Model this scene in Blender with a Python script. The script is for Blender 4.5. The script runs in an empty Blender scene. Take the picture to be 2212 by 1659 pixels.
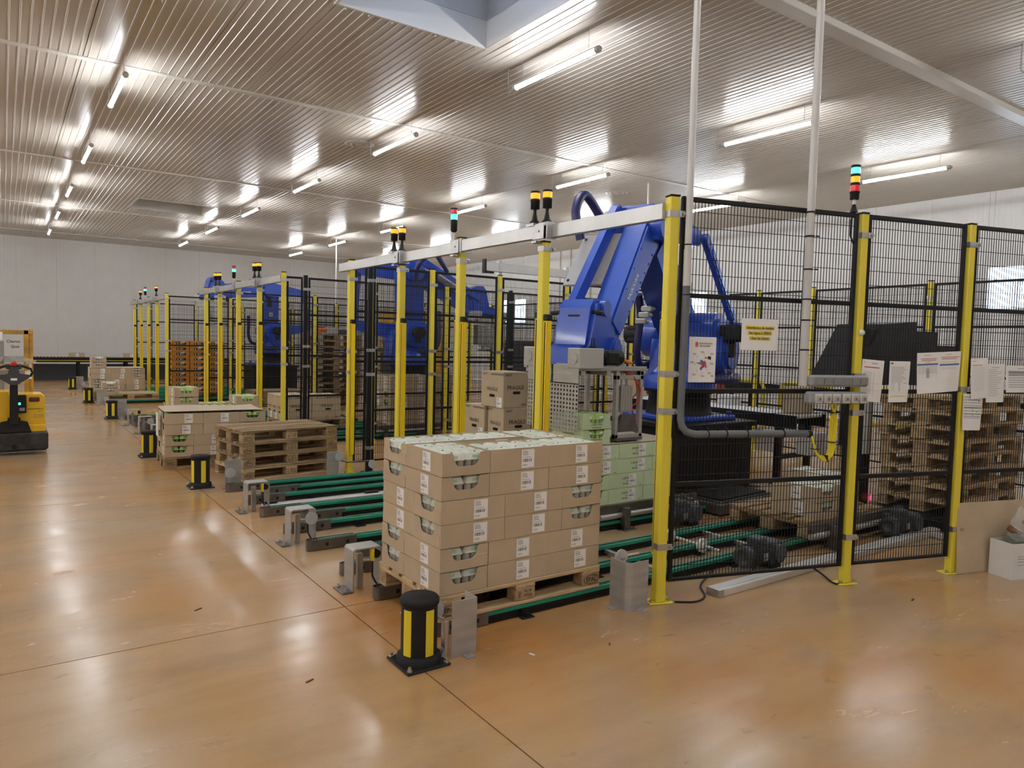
import bpy, math, random
from mathutils import Vector, Matrix
random.seed(7)
sc = bpy.context.scene
col = sc.collection
R = math.radians
PI = math.pi

# ---------------------------------------------------------------- camera
cam = bpy.data.cameras.new('camera')
cam.sensor_width = 36.0
cam.lens = 36.0 * 1566.02 / 2212.0
cam.clip_end = 200
camo = bpy.data.objects.new('camera', cam)
col.objects.link(camo)
_y, _p, _r = R(54.877), R(-3.3356), R(1.4453)
_f = Vector((math.cos(_p) * math.cos(_y), math.cos(_p) * math.sin(_y), math.sin(_p)))
_rt = Vector((math.sin(_y), -math.cos(_y), 0))
_up = _rt.cross(_f)
_r2 = math.cos(_r) * _rt + math.sin(_r) * _up
_u2 = -math.sin(_r) * _rt + math.cos(_r) * _up
camo.matrix_world = Matrix(((_r2.x, _u2.x, -_f.x, 0), (_r2.y, _u2.y, -_f.y, 0), (_r2.z, _u2.z, -_f.z, 1.67), (0, 0, 0, 1)))
sc.camera = camo

# ---------------------------------------------------------------- world: plain overcast daylight outside the hall
w = bpy.data.worlds.new('daylight')
sc.world = w
w.use_nodes = True
bg = w.node_tree.nodes['Background']
bg.inputs[0].default_value = (0.76, 0.87, 1.0, 1)
bg.inputs[1].default_value = 2.6

# ---------------------------------------------------------------- exposure
sc.view_settings.view_transform = 'Standard'
sc.view_settings.look = 'None'
sc.view_settings.gamma = 1
sc.view_settings.use_curve_mapping = False
sc.view_settings.exposure = 1.36
TUBE_POWER = 40.0
sc.cycles.use_denoising = True
sc.cycles.max_bounces = 10
sc.cycles.diffuse_bounces = 5
sc.cycles.glossy_bounces = 4
sc.cycles.transmission_bounces = 6
sc.cycles.transparent_max_bounces = 12
sc.cycles.sample_clamp_indirect = 6.0
sc.cycles.use_adaptive_sampling = True
sc.cycles.adaptive_threshold = 0.015

# ---------------------------------------------------------------- helpers
class MB:
    """collects shapes into one mesh"""
    def __init__(s):
        s.v = []; s.f = []; s.m = []; s.s = []
        s.M = None
    def add(s, vs, fs, m=0, sm=False, M=None):
        o = len(s.v)
        M = M if M is not None else s.M
        s.v += [tuple(M @ Vector(v)) for v in vs] if M is not None else [tuple(v) for v in vs]
        for f in fs:
            s.f.append([i + o for i in f]); s.m.append(m); s.s.append(sm)
        return s
    def box(s, x0, x1, y0, y1, z0, z1, m=0, M=None, b=0.0):
        if b <= 0:
            vs = [(x, y, z) for z in (z0, z1) for y in (y0, y1) for x in (x0, x1)]
            return s.add(vs, [(0, 2, 3, 1), (4, 5, 7, 6), (0, 1, 5, 4), (2, 6, 7, 3), (0, 4, 6, 2), (1, 3, 7, 5)], m, False, M)
        b = min(b, abs(x1 - x0) * .49, abs(y1 - y0) * .49, abs(z1 - z0) * .49)
        vs = []; idx = {}
        X = (x0, x1); Y = (y0, y1); Z = (z0, z1)
        for i in (0, 1):
            for j in (0, 1):
                for k in (0, 1):
                    dx = b if i == 0 else -b; dy = b if j == 0 else -b; dz = b if k == 0 else -b
                    idx[i, j, k, 0] = len(vs); vs.append((X[i], Y[j] + dy, Z[k] + dz))
                    idx[i, j, k, 1] = len(vs); vs.append((X[i] + dx, Y[j], Z[k] + dz))
                    idx[i, j, k, 2] = len(vs); vs.append((X[i] + dx, Y[j] + dy, Z[k]))
        I = idx; fs = []
        for i in (0, 1):
            q = [I[i, 0, 0, 0], I[i, 1, 0, 0], I[i, 1, 1, 0], I[i, 0, 1, 0]]; fs.append(q if i else q[::-1])
            q = [I[0, i, 0, 1], I[1, i, 0, 1], I[1, i, 1, 1], I[0, i, 1, 1]]; fs.append(q[::-1] if i else q)
            q = [I[0, 0, i, 2], I[1, 0, i, 2], I[1, 1, i, 2], I[0, 1, i, 2]]; fs.append(q if i else q[::-1])
        for i in (0, 1):
            for j in (0, 1):
                q = [I[i, j, 0, 0], I[i, j, 0, 1], I[i, j, 1, 1], I[i, j, 1, 0]]; fs.append(q if (i + j) % 2 else q[::-1])
                q = [I[i, 0, j, 0], I[i, 0, j, 2], I[i, 1, j, 2], I[i, 1, j, 0]]; fs.append(q if (i + j) % 2 == 0 else q[::-1])
                q = [I[0, i, j, 1], I[0, i, j, 2], I[1, i, j, 2], I[1, i, j, 1]]; fs.append(q if (i + j) % 2 else q[::-1])
                for k in (0, 1):
                    q = [I[i, j, k, 0], I[i, j, k, 1], I[i, j, k, 2]]; fs.append(q if (i + j + k) % 2 else q[::-1])
        return s.add(vs, fs, m, False, M)
    def cyl(s, p0, p1, r, r1=None, n=12, m=0, caps=True, sm=True, M=None):
        p0 = Vector(p0); p1 = Vector(p1); r1 = r if r1 is None else r1
        d = (p1 - p0)
        if d.length < 1e-9: return s
        d.normalize()
        a = d.orthogonal().normalized(); b = d.cross(a)
        vs = []
        for k in range(n):
            c, q = math.cos(2 * PI * k / n), math.sin(2 * PI * k / n)
            vs.append(p0 + (a * c + b * q) * r)
        for k in range(n):
            c, q = math.cos(2 * PI * k / n), math.sin(2 * PI * k / n)
            vs.append(p1 + (a * c + b * q) * r1)
        s.add(vs, [(k, (k + 1) % n, n + (k + 1) % n, n + k) for k in range(n)], m, sm, M)
        if caps:
            s.add(vs[:n], [tuple(range(n))[::-1]], m, False, M)
            s.add(vs[n:], [tuple(range(n))], m, False, M)
        return s
    def tube(s, pts, r, n=8, m=0, M=None, caps=True):
        pts = [Vector(p) for p in pts]
        vs = []; a = None
        for i, p in enumerate(pts):
            d = (pts[min(i + 1, len(pts) - 1)] - pts[max(i - 1, 0)]).normalized()
            if a is None: a = d.orthogonal().normalized()
            a = (a - d * a.dot(d)).normalized(); b = d.cross(a)
            for k in range(n):
                vs.append(p + (a * math.cos(2 * PI * k / n) + b * math.sin(2 * PI * k / n)) * r)
        fs = [(i * n + k, i * n + (k + 1) % n, (i + 1) * n + (k + 1) % n, (i + 1) * n + k) for i in range(len(pts) - 1) for k in range(n)]
        s.add(vs, fs, m, True, M)
        if caps:
            s.add(vs[:n], [tuple(range(n))[::-1]], m, False, M); s.add(vs[-n:], [tuple(range(n))], m, False, M)
        return s
    def stube(s, pts, r, n=8, m=0, M=None, k=5):
        return s.tube(smooth(pts, k), r, n, m, M)
    def prism(s, poly, h0, h1, ax='z', m=0, M=None, sm=False):
        """poly in the plane normal to ax: z->(x,y)  y->(x,z)  x->(y,z)"""
        def P(a, b, h): return (a, b, h) if ax == 'z' else (a, h, b) if ax == 'y' else (h, a, b)
        n = len(poly)
        vs = [P(a, b, h0) for a, b in poly] + [P(a, b, h1) for a, b in poly]
        ar = sum(poly[i][0] * poly[(i + 1) % n][1] - poly[(i + 1) % n][0] * poly[i][1] for i in range(n))
        up = (ar > 0) != (ax == 'y')
        if (h1 < h0): up = not up
        t = tuple(range(n, 2 * n)); bt = tuple(range(n))
        fs = [t, bt[::-1]] if up else [t[::-1], bt]
        sd = [(i, (i + 1) % n, n + (i + 1) % n, n + i) for i in range(n)]
        s.add(vs, fs, m, False, M)
        s.add(vs, [q if up else q[::-1] for q in sd], m, sm, M)
        return s
    def lathe(s, prof, n=16, m=0, c=(0, 0), M=None, sm=True):
        vs = [(c[0] + r * math.cos(2 * PI * k / n), c[1] + r * math.sin(2 * PI * k / n), z) for r, z in prof for k in range(n)]
        fs = [(i * n + k, i * n + (k + 1) % n, (i + 1) * n + (k + 1) % n, (i + 1) * n + k) for i in range(len(prof) - 1) for k in range(n)]
        s.add(vs, fs, m, sm, M)
        if prof[0][0] > 1e-6: s.add(vs[:n], [tuple(range(n))[::-1]], m, False, M)
        if prof[-1][0] > 1e-6: s.add(vs[-n:], [tuple(range(n))], m, False, M)
        return s
    def quad(s, a, b, c, d, m=0, M=None): return s.add([a, b, c, d], [(0, 1, 2, 3)], m, False, M)
    def text(s, txt, size, M, m=0, align='CENTER', squeeze=1.0):
        """flat letters in the local xy plane of M"""
        vs, fs = glyphs(txt, align)
        k = size
        return s.add([(v[0] * k * squeeze, v[1] * k, 0) for v in vs], fs, m, False, M)
    def build(s, name, mats, parent=None, loc=None, rz=0.0, rot=None):
        me = bpy.data.meshes.new(name)
        me.from_pydata(s.v, [], s.f)
        mats = mats if isinstance(mats, (list, tuple)) else [mats]
        for q in mats: me.materials.append(q)
        me.polygons.foreach_set('material_index', s.m)
        me.polygons.foreach_set('use_smooth', s.s)
        me.update()
        return inst(me, name, parent, loc, rz, rot)

def inst(me, name, parent=None, loc=None, rz=0.0, rot=None):
    o = bpy.data.objects.new(name, me)
    col.objects.link(o)
    if parent is not None: o.parent = parent
    if loc is not None: o.location = loc
    if rot is not None: o.rotation_euler = rot
    elif rz: o.rotation_euler = (0, 0, rz)
    return o

def smooth(pts, k=5):
    pts = [Vector(p) for p in pts]; out = []
    for i in range(len(pts) - 1):
        p0 = pts[max(i - 1, 0)]; p1 = pts[i]; p2 = pts[i + 1]; p3 = pts[min(i + 2, len(pts) - 1)]
        for q in range(k):
            u = q / k
            out.append(.5 * ((2 * p1) + (p2 - p0) * u + (2 * p0 - 5 * p1 + 4 * p2 - p3) * u * u + (3 * p1 - p0 - 3 * p2 + p3) * u ** 3))
    return out + [pts[-1]]
_gl = {}
def glyphs(txt, align):
    if (txt, align) in _gl: return _gl[txt, align]
    cu = bpy.data.curves.new('lettering', 'FONT')
    cu.body = txt; cu.size = 1.0; cu.align_x = align; cu.align_y = 'CENTER'; cu.resolution_u = 2; cu.offset = .014
    o = bpy.data.objects.new('lettering', cu)
    me = bpy.data.meshes.new_from_object(o)
    r = ([tuple(v.co) for v in me.vertices], [tuple(p.vertices) for p in me.polygons])
    bpy.data.objects.remove(o); bpy.data.curves.remove(cu); bpy.data.meshes.remove(me)
    _gl[txt, align] = r
    return r

def face_M(origin, right, up):
    """matrix whose xy plane is the face spanned by right and up"""
    r = Vector(right).normalized(); u = Vector(up); u = (u - r * u.dot(r)).normalized(); n = r.cross(u)
    o = Vector(origin)
    return Matrix(((r.x, u.x, n.x, o.x), (r.y, u.y, n.y, o.y), (r.z, u.z, n.z, o.z), (0, 0, 0, 1)))

LABELS = {}
def tag(o, label=None, cat=None, group=None, kind=None):
    if label:
        o['label'] = label
        LABELS.setdefault(label, []).append(o.name)
    if cat: o['category'] = cat
    if group: o['group'] = group
    if kind: o['kind'] = kind
    return o
def thing(name, label, cat, loc=(0, 0, 0), rz=0.0, group=None):
    o = bpy.data.objects.new(name, None)
    o.empty_display_size = .1
    col.objects.link(o)
    o.location = loc; o.rotation_euler = (0, 0, rz)
    return tag(o, label, cat, group)
KIDS = {}
def copy_tree(o, parent=None):
    c = o.copy(); col.objects.link(c)
    if parent is not None: c.parent = parent
    for ch in list(o.children): copy_tree(ch, c)
    return c
def dup(o, loc, rz=None, label=None, group=None):
    c = copy_tree(o)
    c.location = loc
    if rz is not None: c.rotation_euler = (0, 0, rz)
    if label: tag(c, label)
    if group: c['group'] = group
    return c

# ---------------------------------------------------------------- materials
def mat(name, color, rough=.5, metal=0.0, var=0.0, scale=6.0, stretch=(1, 1, 1), bump=0.0, emit=0.0, spec=None,
        trans=0.0, alpha=1.0, dark=None, rnd=0.0, coat=0.0, bscale=None, rvar=0.0, ecol=None, detail=4):
    m = bpy.data.materials.new(name); m.use_nodes = True
    nt = m.node_tree; b = nt.nodes['Principled BSDF']; N = nt.nodes.new; L = nt.links.new
    c = (*color, 1)
    b.inputs['Base Color'].default_value = c
    b.inputs['Roughness'].default_value = rough
    b.inputs['Metallic'].default_value = metal
    if spec is not None: b.inputs['Specular IOR Level'].default_value = spec
    if trans: b.inputs['Transmission Weight'].default_value = trans
    if alpha < 1: b.inputs['Alpha'].default_value = alpha
    if coat: b.inputs['Coat Weight'].default_value = coat; b.inputs['Coat Roughness'].default_value = .08
    if emit:
        b.inputs['Emission Color'].default_value = (*(ecol or color), 1); b.inputs['Emission Strength'].default_value = emit
    if var or bump or rvar:
        tc = N('ShaderNodeTexCoord'); mp = N('ShaderNodeMapping'); mp.inputs['Scale'].default_value = stretch
        L(tc.outputs['Object'], mp.inputs['Vector'])
        oi = N('ShaderNodeObjectInfo')
        ad = N('ShaderNodeVectorMath'); ad.operation = 'ADD'
        sc_ = N('ShaderNodeVectorMath'); sc_.operation = 'SCALE'; sc_.inputs['Scale'].default_value = 37.0
        cb = N('ShaderNodeCombineXYZ')
        for k in range(3): L(oi.outputs['Random'], cb.inputs[k])
        L(cb.outputs[0], sc_.inputs[0]); L(mp.outputs[0], ad.inputs[0]); L(sc_.outputs[0], ad.inputs[1])
        nz = N('ShaderNodeTexNoise'); nz.inputs['Scale'].default_value = scale; nz.inputs['Detail'].default_value = detail
        L(ad.outputs[0], nz.inputs['Vector'])
        out = None
        if var:
            cr = N('ShaderNodeValToRGB')
            d = dark or tuple(x * (1 - var) for x in color)
            cr.color_ramp.elements[0].position = .3; cr.color_ramp.elements[0].color = (*d, 1)
            cr.color_ramp.elements[1].position = .7; cr.color_ramp.elements[1].color = c
            L(nz.outputs['Fac'], cr.inputs['Fac']); out = cr.outputs['Color']
            if rnd:
                mr = N('ShaderNodeMapRange'); mr.inputs['To Min'].default_value = 1 - rnd; mr.inputs['To Max'].default_value = 1 + rnd * .5
                L(oi.outputs['Random'], mr.inputs['Value'])
                vm = N('ShaderNodeVectorMath'); vm.operation = 'SCALE'
                L(out, vm.inputs[0]); L(mr.outputs[0], vm.inputs['Scale']); out = vm.outputs[0]
            L(out, b.inputs['Base Color'])
        if rvar:
            mr2 = N('ShaderNodeMapRange'); mr2.inputs['To Min'].default_value = max(.02, rough - rvar); mr2.inputs['To Max'].default_value = min(1, rough + rvar)
            L(nz.outputs['Fac'], mr2.inputs['Value']); L(mr2.outputs[0], b.inputs['Roughness'])
        if bump:
            n2 = N('ShaderNodeTexNoise'); n2.inputs['Scale'].default_value = bscale or scale * 3; n2.inputs['Detail'].default_value = 3
            L(ad.outputs[0], n2.inputs['Vector'])
            bp = N('ShaderNodeBump'); bp.inputs['Strength'].default_value = bump; bp.inputs['Distance'].default_value = .01
            L(n2.outputs['Fac'], bp.inputs['Height']); L(bp.outputs[0], b.inputs['Normal'])
    return m

M = {}
M['wall'] = mat('wall_white_sheet', (.71, .71, .695), .38, var=.05, scale=3)
M['ceil'] = mat('ceiling_lacquered_sheet', (.53, .49, .435), .29, spec=.6)
M['trimw'] = mat('white_trim', (.62, .60, .56), .3)
M['void'] = mat('dark_void', (.02, .02, .02), .9)
M['kraft'] = mat('kraft_board', (.56, .44, .295), .75, var=.10, scale=9, bump=.05, bscale=160, rnd=.08)
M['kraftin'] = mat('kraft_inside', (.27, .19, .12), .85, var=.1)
M['sheetk'] = mat('kraft_sheet', (.56, .46, .35), .7, var=.06, scale=4)
M['gcrate'] = mat('pale_green_board', (.60, .73, .46), .65, var=.06, scale=8, rnd=.05)
M['ink'] = mat('black_ink', (.02, .018, .016), .6)
M['inkb'] = mat('brown_ink', (.10, .03, .012), .6)
M['inkg'] = mat('green_ink', (.10, .42, .12), .6)
M['inkgrey'] = mat('grey_ink', (.30, .30, .32), .6)
M['inkred'] = mat('red_ink', (.55, .03, .03), .6)
M['inkblue'] = mat('blue_ink', (.10, .16, .45), .6)
M['hily'] = mat('yellow_marker', (.85, .78, .05), .6)
M['paper'] = mat('white_paper', (.90, .89, .87), .6, var=.04, scale=8)
M['pulp'] = mat('egg_carton_pulp', (.70, .71, .62), .8, var=.07, scale=40, bump=.15, bscale=120)
M['cups'] = mat('grey_pulp_cups', (.46, .43, .36), .85, var=.2, scale=50, bump=.15, bscale=120)
M['pulpg'] = mat('green_carton_pulp', (.42, .58, .20), .8, var=.12, scale=40, bump=.15, bscale=120)
M['pulpgd'] = mat('dark_green_carton', (.10, .22, .06), .6, var=.3, scale=60)
M['printg'] = mat('pale_green_print', (.40, .60, .42), .7)
M['wood'] = mat('pallet_wood_light', (.66, .48, .27), .75, var=.36, scale=5, stretch=(1, 14, 14), bump=.18, bscale=14, rnd=.15)
M['woody'] = mat('pallet_wood_light_cross', (.66, .48, .27), .75, var=.36, scale=5, stretch=(14, 1, 14), bump=.18, bscale=14, rnd=.15)
M['wooda'] = mat('pallet_wood_aged', (.47, .32, .165), .8, var=.6, scale=5, stretch=(1, 14, 14), bump=.22, bscale=14, rnd=.28)
M['wooday'] = mat('pallet_wood_aged_cross', (.47, .32, .165), .8, var=.6, scale=5, stretch=(14, 1, 14), bump=.22, bscale=14, rnd=.28)
M['block'] = mat('pressed_block_wood', (.52, .36, .195), .85, var=.45, scale=26, bump=.25, bscale=60, rnd=.22)
M['yellow'] = mat('yellow_powder_coat', (.82, .68, .055), .38, var=.06, scale=3, bump=.02, bscale=90)
M['yelold'] = mat('worn_yellow_paint', (.78, .46, .02), .45, var=.25, scale=5, dark=(.50, .27, .02))
M['curtain'] = mat('safety_yellow_housing', (.88, .66, .012), .35)
M['orange'] = mat('orange_lens_strip', (.85, .40, .03), .4)
M['black'] = mat('black_powder_coat', (.009, .009, .010), .5, var=.2, scale=4, spec=.3)
M['plast'] = mat('black_plastic', (.010, .010, .011), .5, spec=.35, bump=.02, bscale=90)
M['rubber'] = mat('black_rubber', (.012, .012, .013), .65, spec=.3, bump=.05, bscale=60)
M['dark'] = mat('dark_grey_plastic', (.05, .053, .06), .5)
M['steel'] = mat('brushed_stainless', (.50, .49, .465), .40, .45, var=.22, scale=5, stretch=(1, 1, 6), rvar=.08)
M['steeld'] = mat('worn_dark_steel', (.22, .205, .185), .42, .75, var=.4, scale=7, rvar=.1)
M['galv'] = mat('galvanised_steel', (.58, .58, .57), .35, .85, var=.25, scale=14)
M['alu'] = mat('aluminium_profile', (.60, .59, .57), .33, .75, var=.16, scale=4)
M['aluf'] = mat('bright_aluminium_duct', (.74, .735, .72), .35, .45, var=.10, scale=4)
M['bolt'] = mat('zinc_bolt', (.55, .54, .52), .3, .9)
M['white'] = mat('white_plastic', (.72, .72, .70), .4)
M['lgrey'] = mat('light_grey_housing', (.50, .49, .47), .45, var=.05)
M['mgrey'] = mat('mid_grey_plastic', (.23, .24, .25), .5)
M['sgrey'] = mat('socket_grey', (.33, .34, .36), .45)
M['sgreyd'] = mat('socket_lid_grey', (.24, .24, .245), .5)
M['conduit'] = mat('grey_conduit', (.15, .165, .18), .45)
M['pvc'] = mat('pale_pvc_pipe', (.60, .59, .57), .35)
M['blue'] = mat('robot_blue', (.018, .075, .50), .30, var=.12, scale=5, coat=.25)
M['blued'] = mat('robot_blue_casting', (.014, .05, .36), .36, var=.2, scale=6)
M['hose'] = mat('navy_hose', (.025, .025, .11), .4)
M['motor'] = mat('motor_grey', (.075, .085, .10), .45, var=.2, scale=10)
M['greenp'] = mat('green_chain_guide', (.008, .30, .19), .4, var=.15, scale=6)
M['chain'] = mat('steel_chain', (.20, .20, .19), .35, .8, var=.4, scale=50)
M['amber'] = mat('amber_lens', (.95, .42, .02), .2, emit=.35, ecol=(1, .42, .02))
M['redl'] = mat('red_lens', (.45, .02, .03), .2, emit=.12, ecol=(1, .03, .05))
M['greenl'] = mat('green_lens_lit', (.02, .6, .30), .2, emit=1.5, ecol=(.05, .95, .50))
M['greenoff'] = mat('dark_green_lens', (.015, .06, .04), .2)
M['tube'] = mat('lit_tube', (1, 1, 1), .4, emit=TUBE_POWER, ecol=(.95, .97, 1.0))
M['glass'] = mat('window_glass', (.9, .95, 1), .02, trans=1.0)
M['dome'] = mat('blue_smoked_dome', (.12, .17, .30), .35, trans=.8)
M['domeg'] = mat('opaque_grey_dome', (.35, .32, .29), .5)  # far skylight dome, made opaque so no blue daylight comes through
M['clear'] = mat('clear_film', (.9, .9, .9), .12, alpha=.22)
M['clearb'] = mat('scratched_clear_sheet', (.75, .74, .70), .3, alpha=.22)
M['cable'] = mat('yellow_cable', (.78, .62, .02), .4)
M['ocable'] = mat('orange_cable', (.70, .18, .04), .45)
M['rcable'] = mat('red_air_line', (.45, .06, .03), .45)
M['carrot'] = mat('orange_printed_board', (.78, .34, .05), .6, var=.12, scale=8, rnd=.08)
M['tape'] = mat('brown_tape', (.22, .09, .035), .3)
M['slatgrey'] = mat('roller_white', (.75, .78, .80), .3)
M['tan'] = mat('tan_curtain', (.30, .24, .14), .6, var=.3, scale=4, stretch=(12, 12, .3))
M['redx'] = mat('signal_red', (.50, .02, .015), .4)
M['reflector'] = mat('reflector_disc', (.62, .62, .62), .2, .3)

# floor: polished ochre resin over concrete, with its own clouding, scuffs and stains
def floor_mat():
    m = bpy.data.materials.new('polished_ochre_floor'); m.use_nodes = True
    nt = m.node_tree; b = nt.nodes['Principled BSDF']; N = nt.nodes.new; L = nt.links.new
    tc = N('ShaderNodeTexCoord')
    def noise(scale, detail=5, rough=.6, st=(1, 1, 1), dist=0.0):
        mp = N('ShaderNodeMapping'); mp.inputs['Scale'].default_value = st
        L(tc.outputs['Object'], mp.inputs['Vector'])
        n = N('ShaderNodeTexNoise'); n.inputs['Scale'].default_value = scale; n.inputs['Detail'].default_value = detail
        n.inputs['Roughness'].default_value = rough; n.inputs['Distortion'].default_value = dist
        L(mp.outputs[0], n.inputs['Vector']); return n.outputs['Fac']
    def ramp(f, stops):
        r = N('ShaderNodeValToRGB'); e = r.color_ramp.elements
        e[0].position, e[0].color = stops[0][0], (*stops[0][1], 1)
        e[1].position, e[1].color = stops[-1][0], (*stops[-1][1], 1)
        for p, c in stops[1:-1]:
            q = e.new(p); q.color = (*c, 1)
        L(f, r.inputs['Fac']); return r.outputs['Color']
    def mix(a, c, fac, mode='MIX'):
        x = N('ShaderNodeMix'); x.data_type = 'RGBA'; x.blend_type = mode
        if isinstance(fac, float): x.inputs[0].default_value = fac
        else: L(fac, x.inputs[0])
        L(a, x.inputs[6])
        if isinstance(c, tuple): x.inputs[7].default_value = (*c, 1)
        else: L(c, x.inputs[7])
        return x.outputs[2]
    base = ramp(noise(.50, 4, .55, (1, .8, 1), .3), [(.33, (.50, .245, .078)), (.46, (.495, .305, .145)), (.64, (.47, .345, .215))])
    st = ramp(noise(1.6, 5, .6, (.35, 2.0, 1), .2), [(.25, (.86, .80, .74)), (.55, (1, 1, 1)), (.85, (1.06, 1.0, .93))])
    c = mix(base, st, 1.0, 'MULTIPLY')
    gr = ramp(noise(1.0, 9, .66, (1, 1.5, 1), .4), [(.50, (0, 0, 0)), (.70, (1, 1, 1))])
    g2 = N('ShaderNodeMath'); g2.operation = 'MULTIPLY'; g2.inputs[1].default_value = .42
    L(gr, g2.inputs[0]); c = mix(c, (.25, .20, .15), g2.outputs[0])
    sp = ramp(noise(5.5, 6, .62, (1, 1.6, 1), .3), [(.64, (0, 0, 0)), (.74, (1, 1, 1))])
    s2 = N('ShaderNodeMath'); s2.operation = 'MULTIPLY'; s2.inputs[1].default_value = .38
    L(sp, s2.inputs[0]); c = mix(c, (.13, .085, .05), s2.outputs[0])
    scu = ramp(noise(2.6, 8, .72, (.5, 1.5, 1), 1.4), [(.63, (0, 0, 0)), (.68, (1, 1, 1))])
    s3 = N('ShaderNodeMath'); s3.operation = 'MULTIPLY'; s3.inputs[1].default_value = .30
    L(scu, s3.inputs[0]); c = mix(c, (.10, .075, .055), s3.outputs[0])
    fg = ramp(noise(190, 2, .5), [(.25, (.90, .89, .88)), (.75, (1.08, 1.08, 1.08))]); c = mix(c, fg, 1.0, 'MULTIPLY')
    L(c, b.inputs['Base Color'])
    rr = N('ShaderNodeMapRange'); rr.inputs['From Min'].default_value = .3; rr.inputs['From Max'].default_value = .7
    rr.inputs['To Min'].default_value = .13; rr.inputs['To Max'].default_value = .30
    L(noise(1.7, 6, .7, (.6, 1.6, 1), .8), rr.inputs['Value']); L(rr.outputs[0], b.inputs['Roughness'])
    b.inputs['Specular IOR Level'].default_value = .55
    bp = N('ShaderNodeBump'); bp.inputs['Strength'].default_value = .022; bp.inputs['Distance'].default_value = .01
    L(noise(5, 4, .6), bp.inputs['Height']); L(bp.outputs[0], b.inputs['Normal'])
    return m
M['floor'] = floor_mat()
# ================================================================ the hall
ZC = 5.02
XR, YF = 16.75, 31.7
XL, YB = -8.0, -5.0
def cut(rects, hole):
    out = []
    a0, a1, b0, b1 = hole
    for (x0, x1, y0, y1) in rects:
        if a1 <= x0 or a0 >= x1 or b1 <= y0 or b0 >= y1:
            out.append((x0, x1, y0, y1)); continue
        if a0 > x0: out.append((x0, a0, y0, y1))
        if a1 < x1: out.append((a1, x1, y0, y1))
        xa, xb = max(x0, a0), min(x1, a1)
        if b0 > y0: out.append((xa, xb, y0, b0))
        if b1 < y1: out.append((xa, xb, b1, y1))
    return [r for r in out if r[1] - r[0] > .015 and r[3] - r[2] > .015]

def ribbed(name, mats, parent, u0, u1, w0, w1, pitch, depth, rw, P, edge=.006):
    """sheet running u0..u1 with ribs along w; P(u, w, h) places it, h towards the room"""
    us = [(u0 + edge * .4, -.012), (u0 + edge, 0)]
    k = math.ceil((u0 + rw * 1.2) / pitch)
    while k * pitch < u1 - rw * 1.2:
        c = k * pitch
        us += [(c - rw / 2, 0), (c - rw / 4, depth), (c + rw / 4, depth), (c + rw / 2, 0)]
        k += 1
    us += [(u1 - edge, 0), (u1 - edge * .4, -.012)]
    mb = MB(); vs = []
    for u, h in us: vs += [P(u, w0 + edge, h), P(u, w1 - edge, h)]
    mb.add(vs, [(2 * i, 2 * i + 1, 2 * i + 3, 2 * i + 2) for i in range(len(us) - 1)])
    return mb.build(name, mats, parent)

# ---- floor: slabs with saw-cut joints
fl = MB().box(XL, XR, YB, YF, -.12, -.046).build('floor', M['void'])
tag(fl, kind='structure')
xj = [XL, -4.38, 1.72, 7.8, 13.9, XR]
yj = [YB, .25, 4.19, 8.12, 12.1, 16.1, 20.1, 24.1, 28.1, YF]
for i in range(len(xj) - 1):
    for j in range(len(yj) - 1):
        MB().box(xj[i] + .004, xj[i + 1] - .004, yj[j] + .004, yj[j + 1] - .004, -.05, 0).build('slab', M['floor'], fl)

# ---- ceiling
sky = [(2.80, 4.57, 5.40, 7.18), (2.84, 4.64, 20.45, 22.12)]
mb = MB()
rs = [(XL, XR, YB, YF)]
for h in sky: rs = cut(rs, (h[0] - .05, h[1] + .05, h[2] - .05, h[3] + .05))
for r in rs: mb.box(r[0], r[1], r[2], r[3], ZC + .03, ZC + .12)
ce = mb.build('ceiling', M['trimw']); tag(ce, kind='structure')
tj = [YB, -1.6, 4.44, 10.53, 16.85, 23.25, 29.6, YF]
px = [XL] + [.845 + 1.2 * k for k in range(-7, 14)] + [XR]
px = sorted(p for p in px if XL <= p <= XR)
for j in range(len(tj) - 1):
    for i in range(len(px) - 1):
        rs = [(px[i], px[i + 1], tj[j], tj[j + 1])]
        for h in sky: rs = cut(rs, h)
        for r in rs:
            ribbed('ceiling_panel', M['ceil'], ce, r[0], r[1], r[2], r[3], .1, .006, .018, lambda u, w_, h: (u, w_, ZC - h))
for n, y in enumerate(tj[1:-1]):
    mb = MB()
    if abs(y - 4.44) < .01:
        mb.box(XL, XR, y - .09, y + .09, ZC - .07, ZC + .01, b=.006)
        mb.box(XL, XR, y + .09, y + .13, ZC - .03, ZC + .01, b=.004)
    else:
        mb.box(XL, XR, y - .055, y + .055, ZC - .018, ZC + .01, b=.005)
    tag(mb.build('trim_%d' % (n + 1), M['trimw']), kind='structure')
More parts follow.
